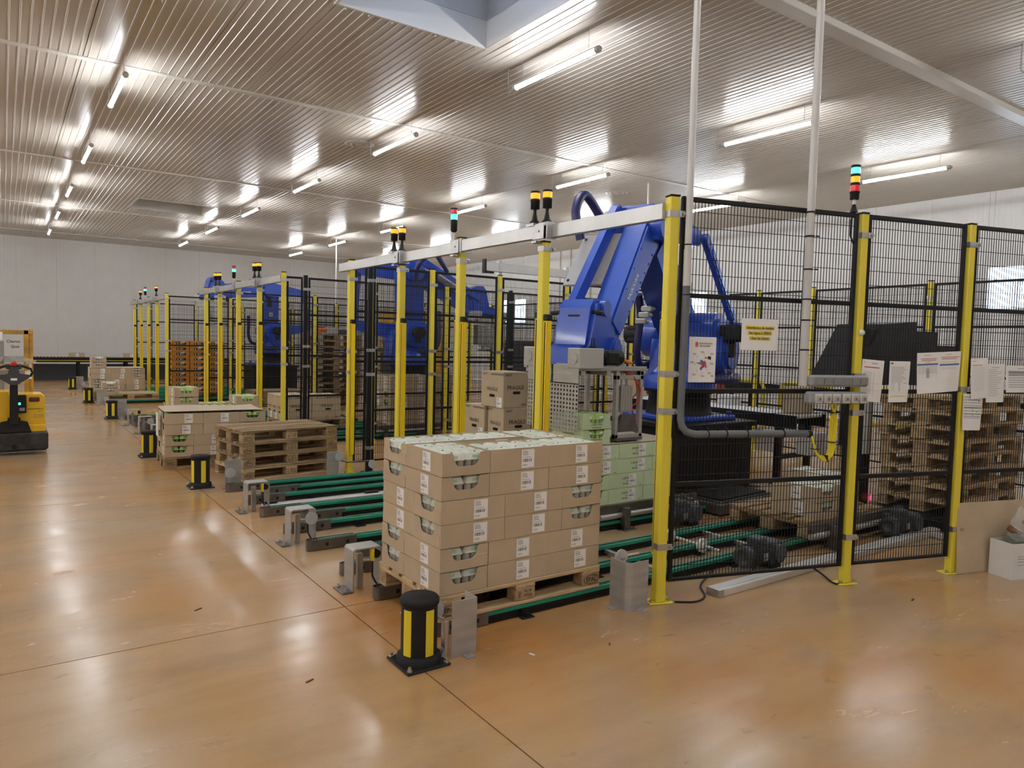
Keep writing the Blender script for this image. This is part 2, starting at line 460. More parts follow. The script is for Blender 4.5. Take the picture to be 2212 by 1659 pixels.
# skylight shafts
for n, (x0, x1, y0, y1) in enumerate(sky):
    t = .035; zt = ZC + .62
    root = MB()
    root.box(x0 - t, x0, y0 - t, y1 + t, ZC - .01, ZC + .30, b=.004).box(x1, x1 + t, y0 - t, y1 + t, ZC - .01, ZC + .30, b=.004)
    root.box(x0, x1, y0 - t, y0, ZC - .01, ZC + .30, b=.004).box(x0, x1, y1, y1 + t, ZC - .01, ZC + .30, b=.004)
    s = root.build('window_%d' % (n + 4), M['trimw']); tag(s, kind='structure')
    u = MB()
    u.box(x0 - .06, x0, y0 - .06, y1 + .06, ZC + .30, zt).box(x1, x1 + .06, y0 - .06, y1 + .06, ZC + .30, zt)
    u.box(x0, x1, y0 - .06, y0, ZC + .30, zt).box(x0, x1, y1, y1 + .06, ZC + .30, zt)
    u.build('upstand', M['lgrey'], s)
    d = MB(); nx = 8
    cx_, cy_ = (x0 + x1) / 2, (y0 + y1) / 2; hx, hy = (x1 - x0) / 2 + .03, (y1 - y0) / 2 + .03
    vs = []
    for a in range(nx + 1):
        for b_ in range(nx + 1):
            p, q = -1 + 2 * a / nx, -1 + 2 * b_ / nx
            vs.append((cx_ + p * hx, cy_ + q * hy, zt + .38 * (1 - p * p) ** .5 * (1 - q * q) ** .5))
    d.add(vs, [(a * (nx + 1) + b_, (a + 1) * (nx + 1) + b_, (a + 1) * (nx + 1) + b_ + 1, a * (nx + 1) + b_ + 1) for a in range(nx) for b_ in range(nx)], 0, True)
    d.build('dome', M['dome'] if n == 0 else M['domeg'], s)
    # fixing screws of the ceiling flange
    f = MB()
    for k in range(7):
        f.cyl((x0 + .1 + k * (x1 - x0 - .2) / 6, y1 + .06, ZC - .004), (x0 + .1 + k * (x1 - x0 - .2) / 6, y1 + .06, ZC - .018), .012, n=8)
    f.build('screw', M['trimw'], s)

# ---- walls
wins = [(4.85, 6.80, 2.55, 3.50), (14.05, 15.95, 2.45, 3.30), (22.95, 24.75, 2.38, 3.40)]
def wall(name, axis, pos, a0, a1, holes, joints, sgn, zsplit=None):
    mb = MB(); rs = [(a0, a1, 0, ZC + .1)]
    for h in holes: rs = cut(rs, h)
    for r in rs:
        if axis == 'x': mb.box(*sorted((pos + .01 * sgn, pos + .16 * sgn)), r[0], r[1], r[2], r[3])
        else: mb.box(r[0], r[1], *sorted((pos + .01 * sgn, pos + .16 * sgn)), r[2], r[3])
    wl = mb.build(name, M['wall']); tag(wl, kind='structure')
    P = (lambda u, w_, h: (pos - sgn * h, u, w_)) if axis == 'x' else (lambda u, w_, h: (u, pos - sgn * h, w_))
    for i in range(len(joints) - 1):
        for (z0, z1) in ([(0, zsplit), (zsplit, ZC)] if zsplit else [(0, ZC)]):
            rs = [(joints[i], joints[i + 1], z0, z1)]
            for h in holes: rs = cut(rs, h)
            for r in rs: ribbed('wall_panel', M['wall'], wl, r[0], r[1], r[2], r[3], .1, .0025, .05, P, .004)
    return wl
jf = [XL] + [.43 + 1.235 * k for k in range(-6, 14)] + [XR]
wall('wall_far', 'y', YF, XL, XR, [], sorted(j for j in jf if XL <= j <= XR), 1, .73)
jr = [YB] + [YF - 1.25 * k for k in range(29, 0, -1)] + [YF]
wall('wall_right', 'x', XR, YB, YF, wins, [j for j in jr if j >= YB], 1)
wall('wall_left', 'x', XL, YB, YF, [], [YB, 7, 19, YF], -1)
wall('wall_back', 'y', YB, XL, XR, [], [XL, 0, 8, XR], -1)
for n, (y0, y1, z0, z1) in enumerate(wins):
    mb = MB(); t = .05
    mb.box(XR - .02, XR + .12, y0 - .02, y0 + t, z0 - .02, z1 + .02, b=.005).box(XR - .02, XR + .12, y1 - t, y1 + .02, z0 - .02, z1 + .02, b=.005)
    mb.box(XR - .02, XR + .12, y0 + t, y1 - t, z0 - .02, z0 + t, b=.005).box(XR - .02, XR + .12, y0 + t, y1 - t, z1 - t, z1 + .02, b=.005)
    mb.box(XR + .02, XR + .10, (y0 + y1) / 2 - .03, (y0 + y1) / 2 + .03, z0 + t, z1 - t, b=.004)
    wn = mb.build('window_%d' % (n + 1), M['white']); tag(wn, kind='structure')
    for a, b_ in ((y0 + t, (y0 + y1) / 2 - .03), ((y0 + y1) / 2 + .03, y1 - t)):
        MB().box(XR + .05, XR + .062, a, b_, z0 + t, z1 - t).build('pane', M['glass'], wn)

# ---- suspended tube lights
def make_light():
    t = thing('tube_light', None, 'light', (0, 0, 0))
    MB().cyl((0, -.72, 0), (0, .72, 0), .024, n=12).build('tube', M['tube'], t)
    h = MB()
    h.prism([(-.022, .022), (.022, .022), (.014, .040), (-.014, .040)], -.76, .76, 'y')
    h.build('housing', M['white'], t)
    for s in (-1, 1):
        e = MB(); e.cyl((0, s * .72, .004), (0, s * .775, .004), .034, n=14)
        e.cyl((0, s * .775, .004), (0, s * .80, .004), .015, n=10)
        e.build('end_cap', M['lgrey'], t)
        MB().cyl((0, s * .60, .04), (0, s * .60, ZC - 4.75), .0035, n=6, caps=False).build('suspension_rod', M['galv'], t)
    k = MB()
    k.tube([(0, .90, ZC - 4.75), (0, .90, .02), (0, .893, -.02), (0, .872, -.035), (0, .852, -.02), (0, .845, .012), (0, .80, .008)], .007, n=6)
    k.build('cable_hook', M['steel'], t)
    return t
LX = [(1.25, 'row nearest the left edge'), (5.15, 'row over the open floor edge'), (9.06, 'row above the robots'), (12.95, 'row nearest the right wall'), (-2.7, None), (-6.5, None)]
ORD = ['first', 'second', 'third', 'fourth', 'fifth', 'sixth', 'seventh', 'eighth']
L0 = make_light(); first = True
for x, nm in LX:
    cnt = 0
    for k in range(-2, 6):
        y = 6.66 + 4.10 * k
        vis = nm and k >= (1 if x < 2 else 0)
        if vis:
            lb = 'lit ceiling tube light, %s in the %s' % (ORD[cnt], nm); cnt += 1
        else:
            lb = 'ceiling tube light beyond the picture edge'
        if first: o = L0; o.location = (x, y, 4.75); tag(o, lb); o['group'] = 'suspended tube lights'; first = False
        else: dup(L0, (x, y, 4.75), label=lb)

# ---- round air diffusers
def make_vent():
    t = thing('air_vent', None, 'vent')
    MB().lathe([(.245, .02), (.25, 0), (.20, -.012), (.185, .012), (.185, .03)], 28).build('outer_ring', M['trimw'], t)
    MB().lathe([(.165, .02), (.17, -.006), (.125, -.016), (.115, .02)], 28).build('cone_ring', M['trimw'], t)
    MB().lathe([(.0, -.014), (.06, -.014), (.085, -.004), (.085, .02)], 24).build('centre_disc', M['trimw'], t)
    MB().lathe([(.0, .022), (.185, .022)], 24).build('throat', M['mgrey'], t)
    return t
V0 = make_vent()
for i, (x, y, lb) in enumerate(((5.10, 12.02, 'round white ceiling air vent beside the second light over the open floor edge'), (11.18, 12.05, 'round white ceiling air vent above the blue robot arm'),
        (11.4, 24.7, 'round white ceiling air vent far back over the pair of amber beacons'), (5.17, 24.56, 'round white ceiling air vent beside the far skylight'))):
    o = V0 if i == 0 else dup(V0, (0, 0, 0))
    o.location = (x, y, ZC - .004); tag(o, lb); o['group'] = 'round ceiling vents'
# ================================================================ builders
# ---- EUR pallet: origin at the near left corner, long side along x
def pallet_parts(root, aged, marks=True, end_marks=True):
    wx, wy = (M['wooda'], M['wooday']) if aged else (M['wood'], M['woody'])
    for y, wd in ((0, .145), (.1875, .1), (.3275, .145), (.5125, .1), (.655, .145)):
        MB().box(0, 1.2, y, y + wd, .122, .144, b=.003).build('deck_board', wx, root)
    for x, wd in ((0, .145), (.5275, .145), (1.055, .145)):
        MB().box(x, x + wd, 0, .8, .100, .122, b=.003).build('cross_board', wy, root)
    for x, wd in ((0, .145), (.5275, .145), (1.055, .145)):
        for y, hy in ((0, .1), (.3275, .145), (.70, .1)):
            bl = MB().box(x, x + wd, y, y + hy, .022, .100, b=.005).build('block', M['block'], root)
            if marks and y == 0:
                mk = MB(); F = face_M((x + wd / 2, -.0012, .061), (1, 0, 0), (0, 0, 1))
                if x == .5275:
                    mk.text('IPPC', .018, face_M((x + .03, -.0012, .061), (0, 0, 1), (-1, 0, 0)))
                    mk.text('FR - 40', .017, face_M((x + .09, -.0012, .078), (1, 0, 0), (0, 0, 1)))
                    mk.text('HT - DB', .017, face_M((x + .09, -.0012, .052), (1, 0, 0), (0, 0, 1)))
                else:
                    mk.text('EPAL', .040, F)
                    n = 28; vs = []
                    for k in range(n):
                        c, s_ = math.cos(2 * PI * k / n), math.sin(2 * PI * k / n)
                        vs += [(.062 * c, .031 * s_, 0), (.058 * c, .0275 * s_, 0)]
                    mk.add(vs, [(2 * k, 2 * ((k + 1) % n), 2 * ((k + 1) % n) + 1, 2 * k + 1) for k in range(n)], 0, False, F)
                mk.build('stamp', M['ink'], bl)
    for y, wd in ((0, .1), (.3275, .145), (.70, .1)):
        MB().box(0, 1.2, y, y + wd, 0, .022, b=.003).build('bottom_board', wx, root)
_pal = {}
def pallet(loc, rz, label, aged=False, group=None):
    if aged not in _pal:
        o = thing('wooden_pallet', None, 'pallet', loc, rz)
        pallet_parts(o, aged); _pal[aged] = o
    else: o = dup(_pal[aged], loc, rz)
    tag(o, label)
    if group: o['group'] = group
    elif 'group' in o: del o['group']
    return o

# ---- egg cartons: 6 eggs, long axis y
def carton_mesh(kind):
    mb = MB()
    for i in (-1, 1):
        for j in (-1, 0, 1):
            mb.lathe([(.017, 0), (.0235, .04), (.024, .082)], 8, 3, (i * .024, j * .049))
    mb.box(-.046, .046, -.072, .072, .078, .084, 3)
    # lid, flaring downwards with a soft top
    lv = [(.050, .0755, .082), (.047, .072, .090), (.041, .066, .114), (.036, .061, .122), (.028, .053, .126)]
    vs = []
    for a, b_, z in lv:
        c = .010
        vs += [(a, b_ - c, z), (a - c, b_, z), (-a + c, b_, z), (-a, b_ - c, z), (-a, -b_ + c, z), (-a + c, -b_, z), (a - c, -b_, z), (a, -b_ + c, z)]
    fs = [(i * 8 + k, i * 8 + (k + 1) % 8, (i + 1) * 8 + (k + 1) % 8, (i + 1) * 8 + k) for i in range(len(lv) - 1) for k in range(8)]
    mb.add(vs, fs, 0, True); mb.add(vs[-8:], [tuple(range(8))], 0, False)
    # print on lid and end flaps
    mb.box(-.013, .011, -.030, .034, .126, .1266, 1)
    for s in (-1, 1):
        mb.quad((-.020, s * .0715, .092), (.0, s * .0715, .092), (.0, s * .0685, .102), (-.020, s * .0685, .102), 1)
        mb.quad((.008, s * .0715, .092), (.020, s * .0715, .092), (.020, s * .0685, .102), (.008, s * .0685, .102), 1)
    for s in (-1, 1):
        mb.quad((s * .0472, -.03, .092), (s * .0472, .025, .092), (s * .0445, .025, .108), (s * .0445, -.03, .108), 1)
    mb.box(.022, .033, -.012, -.002, .1235, .1268, 2)
    ms = {'white': [M['pulp'], M['printg'], M['ink'], M['cups']], 'green': [M['pulpg'], M['paper'], M['inkred'], M['pulpg']], 'bio': [M['pulpg'], M['pulpgd'], M['paper'], M['pulpgd']]}[kind]
    o = mb.build('egg_carton', ms); me = o.data; bpy.data.objects.remove(o)
    return me
CART = {k: carton_mesh(k) for k in ('white', 'green', 'bio')}
CCOL = {'white': 'white egg cartons with green print', 'green': 'green egg cartons with red and white labels', 'bio': 'dark green egg cartons'}

# ---- shelf-ready crate: long axis x, cutouts in both short ends
CL, CW, CH = .432, .320, .133
def crate_mesh(kind):
    mb = MB(); t = .004; L2, W2 = CL / 2, CW / 2
    for s in (-1, 1):
        mb.box(-L2, L2, *sorted((s * W2, s * (W2 - t))), 0, CH, 0)
        pf = [(-W2 + t, 0), (W2 - t, 0), (W2 - t, CH - .002), (.098, CH - .002), (.088, CH - .010), (.082, .090), (.076, .074), (.062, .060), (.050, .054),
              (-.050, .054), (-.062, .060), (-.076, .074), (-.082, .090), (-.088, CH - .010), (-.098, CH - .002), (-W2 + t, CH - .002)]
        mb.prism(pf, s * (L2 - t), s * L2, 'x', 0)
        pf2 = [(-W2 + .012, .001), (W2, .001), (W2, .072), (.076, .072), (.062, .0585), (.050, .0525), (-.050, .0525), (-.062, .0585), (-.076, .072), (-W2 + .012, .072)]
        mb.prism(pf2, s * L2, s * (L2 + .0022), 'x', 0)
    mb.box(-L2 + t, L2 - t, -W2 + t, W2 - t, 0, .004, 1)
    if kind == 'green':
        for s in (-1, 1):
            F = face_M((-s * .02, s * (W2 + .0008), .085), (-s, 0, 0), (0, 0, 1))
            mb.text('6 ŒUFS FRAIS', .026, F, 2); mb.text('EN PLEIN AIR', .022, face_M((-s * .02, s * (W2 + .0008), .035), (-s, 0, 0), (0, 0, 1)), 2)
            mb.text('extra frais', .012, face_M((-s * .02, s * (W2 + .0008), .060), (-s, 0, 0), (0, 0, 1)), 2)
            mb.box(*sorted((-s * .11, -s * .125)), *sorted((s * W2, s * (W2 + .0006))), .055, .075, 3)
            mb.box(*sorted((-s * .19, -s * .165)), *sorted((s * W2, s * (W2 + .0006))), .010, .014, 2)
            G = face_M((s * (L2 + .003), 0, .042), (0, s, 0), (0, 0, 1))
            mb.text('6 ŒUFS FRAIS', .022, G, 2); mb.text('EN PLEIN AIR', .018, face_M((s * (L2 + .003), 0, .015), (0, s, 0), (0, 0, 1)), 2)
    ms = [M['gcrate'] if kind == 'green' else M['kraft'], M['kraftin'], M['inkb'], M['inkg']]
    o = mb.build('egg_crate', ms); me = o.data; bpy.data.objects.remove(o)
    return me
CRATE = {k: crate_mesh(k) for k in ('kraft', 'green')}
def label_mesh():
    mb = MB(); F = face_M((0, 0, 0), (1, 0, 0), (0, 0, 1))
    def r(x0, x1, z0, z1, m, d=.0006): mb.add([(x0, -d, z0), (x1, -d, z0), (x1, -d, z1), (x0, -d, z1)], [(0, 1, 2, 3)], m)
    mb.box(-.047, .047, -.0005, .0005, -.055, .055, 0)
    rr = random.Random(3)
    for k in range(5): r(-.040, -.040 + .03 + .02 * rr.random(), .044 - k * .006, .047 - k * .006, 2)
    r(-.040, .020, .007, .010, 2)
    x = -.040
    while x < .026:
        w_ = rr.choice((.0015, .0025, .004)); r(x, x + w_, -.020, -.001, 1); x += w_ + rr.choice((.0015, .002, .003))
    for k in range(2): r(-.040, -.005, -.044 + k * .007, -.041 + k * .007, 2)
    o = mb.build('label', [M['paper'], M['ink'], M['inkgrey']]); me = o.data; bpy.data.objects.remove(o)
    return me
LAB = label_mesh()
def crate(x, y, z, rz, label, kind='kraft', group=None, full=False, carton='white', ends=(), labels=True, clabel=None, lid=False, cgroup=None, jit=.006):
    """crate centred on x,y; rz 0 = long axis along X"""
    rz2 = rz + random.uniform(-1, 1) * jit
    x += random.uniform(-1, 1) * jit * .4; y += random.uniform(-1, 1) * jit * .4
    o = inst(CRATE[kind], 'egg_crate', None, (x, y, z), rz2)
    tag(o, label, 'crate', group)
    if labels:
        for s in (-1, 1):
            l = inst(LAB, 'label', o, (-s * random.uniform(.02, .06) if kind == 'kraft' else -s * .075, s * (CW / 2 + .0008), CH * .5), 0 if s < 0 else PI)
    c, s_ = math.cos(rz2), math.sin(rz2)
    cols = [i for i in range(4)] if full else []
    if not full:
        if 1 in ends: cols += [3]
        if -1 in ends: cols += [0]
    for i in cols:
        for j in (-1, 1):
            lx, ly = -.156 + .104 * i, j * .0765
            e = inst(CART[carton], 'egg_carton', None, (x + c * lx - s_ * ly, y + s_ * lx + c * ly, z + .0045), rz2 + (random.uniform(-.03, .03)) + (PI if random.random() < .5 else 0))
            tag(e, ('%s egg carton, %s row, %s side, %s' % (CCOL[carton].split(' egg')[0], ('first', 'second', 'third', 'fourth')[i], 'left' if j > 0 else 'right', clabel) if full else '%s egg carton, %s in cutout, %s' % (CCOL[carton].split(' egg')[0], 'left' if j > 0 else 'right', clabel)), 'egg carton', cgroup or 'egg cartons in the crates')
    return o

# ---- pinwheel layers of six crates, 1.18 x 0.755 m
def layer_spots(kind):
    a, b_ = CL + .003, CW + .003
    if kind == 'A':
        return [(b_ / 2, a / 2, PI / 2, 'front left corner'), (b_ + a / 2, b_ / 2, 0, 'front middle'), (b_ + a * 1.5, b_ / 2, 0, 'front right corner'),
                (a / 2, a + b_ / 2, 0, 'rear left corner'), (a * 1.5, a + b_ / 2, 0, 'rear middle'), (2 * a + b_ / 2, b_ + a / 2, PI / 2, 'rear right corner')]
    return [(a / 2, b_ / 2, 0, 'front left corner'), (a * 1.5, b_ / 2, 0, 'front middle'), (2 * a + b_ / 2, a / 2, PI / 2, 'front right corner'),
            (b_ / 2, b_ + a / 2, PI / 2, 'rear left corner'), (b_ + a / 2, a + b_ / 2, 0, 'rear middle'), (b_ + a * 1.5, a + b_ / 2, 0, 'rear right corner')]

LAYN = ['bottom layer', 'second layer up', 'third layer up', 'fourth layer up', 'fifth layer up', 'sixth layer up', 'seventh layer up']
def stack(x0, y0, z0, pattern, where, kind='kraft', carton='white', group=None, full_top=True, rz=0.0, skip_hidden=True, ztop=None, hide=()):
    n = len(pattern); c, s_ = math.cos(rz), math.sin(rz)
    tone = 'brown' if kind == 'kraft' else 'pale green'
    for k, p in enumerate(pattern):
        top = k == n - 1
        for (lx, ly, a, nm) in layer_spots(p):
            if not top and nm == 'rear middle': continue
            if (k, nm) in hide: continue
            x, y = x0 + c * lx - s_ * ly, y0 + s_ * lx + c * ly
            ln = LAYN[k] if not top else 'top layer'
            lb = '%s egg crate, %s, %s of %s' % (tone, ln, nm, where)
            cl = '%s %s crate, %s' % (ln.replace(' layer up', ' layer'), nm.replace(' corner', ''), where)
            ends = []
            if not top or not full_top:
                if a == 0:
                    ends = [-1] if 'left' in nm else [1] if 'right' in nm else []
                else:
                    ends = [-1] if 'front' in nm else []
            crate(x, y, z0 + k * .1355, a + rz, lb, kind, group, full=(top and full_top), carton=carton, ends=ends, clabel=cl, cgroup='egg cartons of ' + where)

# ---- fence
def post(x, y, rz, label, h=2.62, w_=.06, group=None, clamps=(.37, 1.25, 1.49, 2.50), curtain=(), z0=0.0, capc='plast'):
    t = thing('fence_post', label, 'post', (x, y, z0), rz, group)
    s = w_ / 2
    MB().box(-s, s, -s, s, .008, h - .012, b=.006).build('column', M['yellow'], t)
    MB().box(-s - .002, s + .002, -s - .002, s + .002, h - .012, h, b=.004).build('cap', M['plast'], t)
    b = MB(); b.box(-s - .05, s + .05, -s - .02, s + .02, 0, .008, b=.003)
    b.prism([(s, .008), (s + .048, .008), (s, .07)], -.004, .004, 'y')
    b.build('base_plate', M['yellow'], t)
    for q in (-1, 1):
        MB().cyl((q * (s + .030), -.022, .008), (q * (s + .030), -.022, .022), .011, n=6, sm=False).cyl((q * (s + .030), -.022, .022), (q * (s + .030), -.022, .034), .006, n=8).build('bolt', M['bolt'], t)
    for z in clamps:
        c = MB(); g = .003
        c.box(-s - g, s + g, -s - g, s + g, z - .020, z + .020)
        c.box(s, s + .032, -s - g - .004, -s - g + .003, z - .020, z + .020, b=.003)
        c.cyl((s + .018, -s - .006, z), (s + .018, -s - .022, z), .011, n=6, sm=False)
        c.build('clamp', M['galv'], t)
    for (side, za, zb) in curtain:
        yo = side * (s + .022)
        lc = MB().box(-.012 - s * .2, s * .9, yo - .021, yo + .021, za, zb, b=.004).build('light_curtain', M['curtain'], t)
        MB().box(-.016 - s * .2, s * .9 + .004, yo - .025, yo + .025, zb, zb + .05, b=.006).build('end_cap', M['plast'], lc)
        MB().box(-.0135 - s * .2, -.011 - s * .2, yo - .006, yo + .006, za + .02, zb - .01).build('optic_slit', M['plast'], lc)
        MB().box(-.0125 - s * .2, -.012, yo - .0222, yo - .0205, za, zb - .005).build('edge_strip', M['orange'], lc)
    return t

RAILZ = (.14, .765, 1.375, 1.99, 2.60)
def panel(p0, p1, label, z0=.13, z1=2.61, rails=(.765, 1.375, 1.99), group=None, gap=.045, fr=.026, wire=.0036, pitch=.026, hp=.1, mid=True):
    p0 = Vector((*p0, 0)); p1 = Vector((*p1, 0)); d = p1 - p0; Lg = d.length
    t = thing('mesh_fence', label, 'fence panel', p0, math.atan2(d.y, d.x), group)
    a, b = gap, Lg - gap
    for x in (a, b - fr): MB().box(x, x + fr, -.014, .014, z0, z1, b=.003).build('upright', M['black'], t)
    for z in [z0] + list(rails) + [z1 - fr * .8]:
        MB().box(a + fr, b - fr, -.012, .012, z - (0 if z == z0 else .010), z + fr * .8 - .0, b=.003).build('rail', M['black'], t)
    mb = MB(); r = wire / 2
    n = max(2, int((b - a) / pitch))
    for k in range(1, n):
        x = a + (b - a) * k / n
        vs = [(x - r, -r, z0), (x + r, -r, z0), (x + r, r, z0), (x - r, r, z0), (x - r, -r, z1), (x + r, -r, z1), (x + r, r, z1), (x - r, r, z1)]
        mb.add(vs, [(0, 1, 5, 4), (1, 2, 6, 5), (2, 3, 7, 6), (3, 0, 4, 7)])
    z = z0 + hp
    while z < z1 - .03:
        vs = [(a, -3 * r, z - r), (a, -r, z - r), (a, -r, z + r), (a, -3 * r, z + r), (b, -3 * r, z - r), (b, -r, z - r), (b, -r, z + r), (b, -3 * r, z + r)]
        mb.add(vs, [(0, 1, 5, 4), (1, 2, 6, 5), (2, 3, 7, 6), (3, 0, 4, 7)])
        z += hp
    w_ = mb.build('wire_mesh', M['black'], t); w_['kind'] = 'stuff'
    return t

# ---- chain conveyor lane: three low rails, origin at lane start (x=1.92, near rail y=0)
_lane = {}
def chain_mesh(L):
    mb = MB(); x = .02
    while x < L - .02:
        mb.box(x, x + .016, -.013, -.007, .070, .0805); mb.box(x, x + .016, .007, .013, .070, .0805)
        mb.box(x + .004, x + .012, -.007, .007, .072, .0795)
        x += .022
    o = mb.build('chain', M['chain']); me = o.data; bpy.data.objects.remove(o); return me
def lane(loc, label, L=5.1, group=None):
    if L in _lane:
        o = dup(_lane[L], loc, label=label, group=group); return o
    t = thing('chain_conveyor', label, 'conveyor', loc, 0, group)
    _lane[L] = t
    cm = chain_mesh(L)
    for k, (y, xs) in enumerate(((0, .0), (.345, .27), (.69, 0))):
        r = MB(); r.box(.30 + xs, L, y - .030, y + .030, .012, .060, b=.002)
        r.box(.30 + xs, L, y - .036, y - .030, .012, .020); r.box(.30 + xs, L, y + .030, y + .036, .012, .020)
        rail = r.build('rail', M['black'], t)
        g = MB(); g.box(.10 + xs, L, y - .036, y - .014, .050, .079, b=.003).box(.10 + xs, L, y + .014, y + .036, .050, .079, b=.003)
        g.box(.03 + xs, L, y - .014, y + .014, .050, .070)
        g.build('chain_guide', M['greenp'], rail)
        o = inst(cm, 'chain', rail, (xs, y, 0))
        n = MB(); ns = 5; rn = .030; hw = .041
        out = [(xs + .40, y - hw)] + [(xs + rn - rn * math.sin(PI / 2 * q / ns), y - hw + rn - rn * math.cos(PI / 2 * q / ns)) for q in range(ns + 1)]
        out += [(xs + rn - rn * math.cos(PI / 2 * q / ns), y + hw - rn + rn * math.sin(PI / 2 * q / ns)) for q in range(ns + 1)] + [(xs + .40, y + hw)]
        inn = [(max(a, xs + .005) if abs(b_ - y) < hw - .006 else max(a, xs + .012), y + (b_ - y) * .87) for a, b_ in out]
        K = len(out)
        for (za, zb) in ((.006, .084),):
            vs = [(a, b_, za) for a, b_ in out] + [(a, b_, zb) for a, b_ in out] + [(a, b_, zb) for a, b_ in inn] + [(a, b_, za) for a, b_ in inn]
            fs = []
            for q in range(K - 1):
                fs += [(q, q + 1, K + q + 1, K + q), (K + q, K + q + 1, 2 * K + q + 1, 2 * K + q), (2 * K + q, 2 * K + q + 1, 3 * K + q + 1, 3 * K + q)]
            n.add(vs, fs, 0, False)
        n.build('nose_plate', M['steeld'], rail)
        for q in (.14, .31):
            MB().box(xs + q, xs + q + .025, y - .0422, y - .041, .030, .055).build('inspection_slot', M['plast'], rail)
        for q in (.62, 1.5, 2.6, 3.8, 4.8):
            if q < L - .1:
                f = MB(); f.box(q, q + .09, y - .085, y - .036, 0, .008, b=.002).box(q + .02, q + .07, y - .042, y - .036, .008, .05)
                f.cyl((q + .045, y - .062, .008), (q + .045, y - .062, .02), .010, n=6, sm=False).cyl((q + .045, y - .062, .02), (q + .045, y - .062, .034), .005, n=6)
                f.build('foot', M['black'], rail)
    for x in (1.95, 3.1, 4.3):
        if x < L:
            c = MB()
            c.box(x, x + .04, .03, .315, .020, .05, b=.003).box(x, x + .04, .375, .66, .020, .05, b=.003)
            c.cyl((x + .02, .345 + .04, .035), (x + .02, .345 + .06, .035), .03, n=10)
            c.build('cross_member', M['galv'], t)
    return t

# ---- crash bollard
def make_bollard():
    t = thing('bollard', None, 'bollard')
    MB().lathe([(.094, .03), (.094, .315)], 28).build('column', M['plast'], t)
    MB().lathe([(.097, .312), (.102, .318), (.102, .340), (.094, .350), (0, .354)], 28).build('cap', M['rubber'], t)
    MB().lathe([(.115, .012), (.113, .048), (.100, .054), (.095, .058)], 28).build('collar', M['rubber'], t)
    b = MB(); b.box(-.125, .125, -.125, .125, 0, .014, b=.006); b.build('base_plate', M['rubber'], t)
    for sx in (-1, 1):
        for sy in (-1, 1):
            MB().cyl((sx * .105, sy * .105, .014), (sx * .105, sy * .105, .022), .014, n=12).cyl((sx * .105, sy * .105, .022), (sx * .105, sy * .105, .036), .009, n=6, sm=False).build('bolt', M['bolt'], t)
    for a in (.10, 2.2, 3.53, 4.85):
        s = MB(); n = 5; vs = []
        for k in range(n + 1):
            q = a + (-.5 + k / n) * .52
            for z in (.062, .300): vs.append((.0955 * math.cos(q), .0955 * math.sin(q), z))
        s.add(vs, [(2 * k, 2 * k + 2, 2 * k + 3, 2 * k + 1) for k in range(n)], 0, True)
        s.build('reflective_stripe', M['hily2'], t)
    return t
M['hily2'] = mat('yellow_reflective_tape', (.86, .68, .03), .35, var=.05, scale=200)

# ---- stack lights
def beacon_parts(t, stackcols, base='cone', r=.034):
    z = 0
    b = MB()
    b.lathe([(.046, 0), (.044, .006), (.024, .03), (.018, .06), (.013, .085), (.013, .12)], 14, sm=True)
    b.build('foot', M['plast'], t); z = .115
    MB().lathe([(.0, z), (r * .96, z), (r * .96, z + .055), (r * 1.04, z + .058), (r * 1.04, z + .075), (r * .9, z + .078)], 16).build('socket', M['plast'], t); z += .076
    for m in stackcols:
        MB().lathe([(r, z), (r, z + .045)], 16).build('lens', M[m], t)
        MB().lathe([(0, z + .045), (r * 1.04, z + .045), (r * 1.04, z + .060), (0, z + .061)], 16).build('ring', M['plast'], t)
        z += .060
    return z
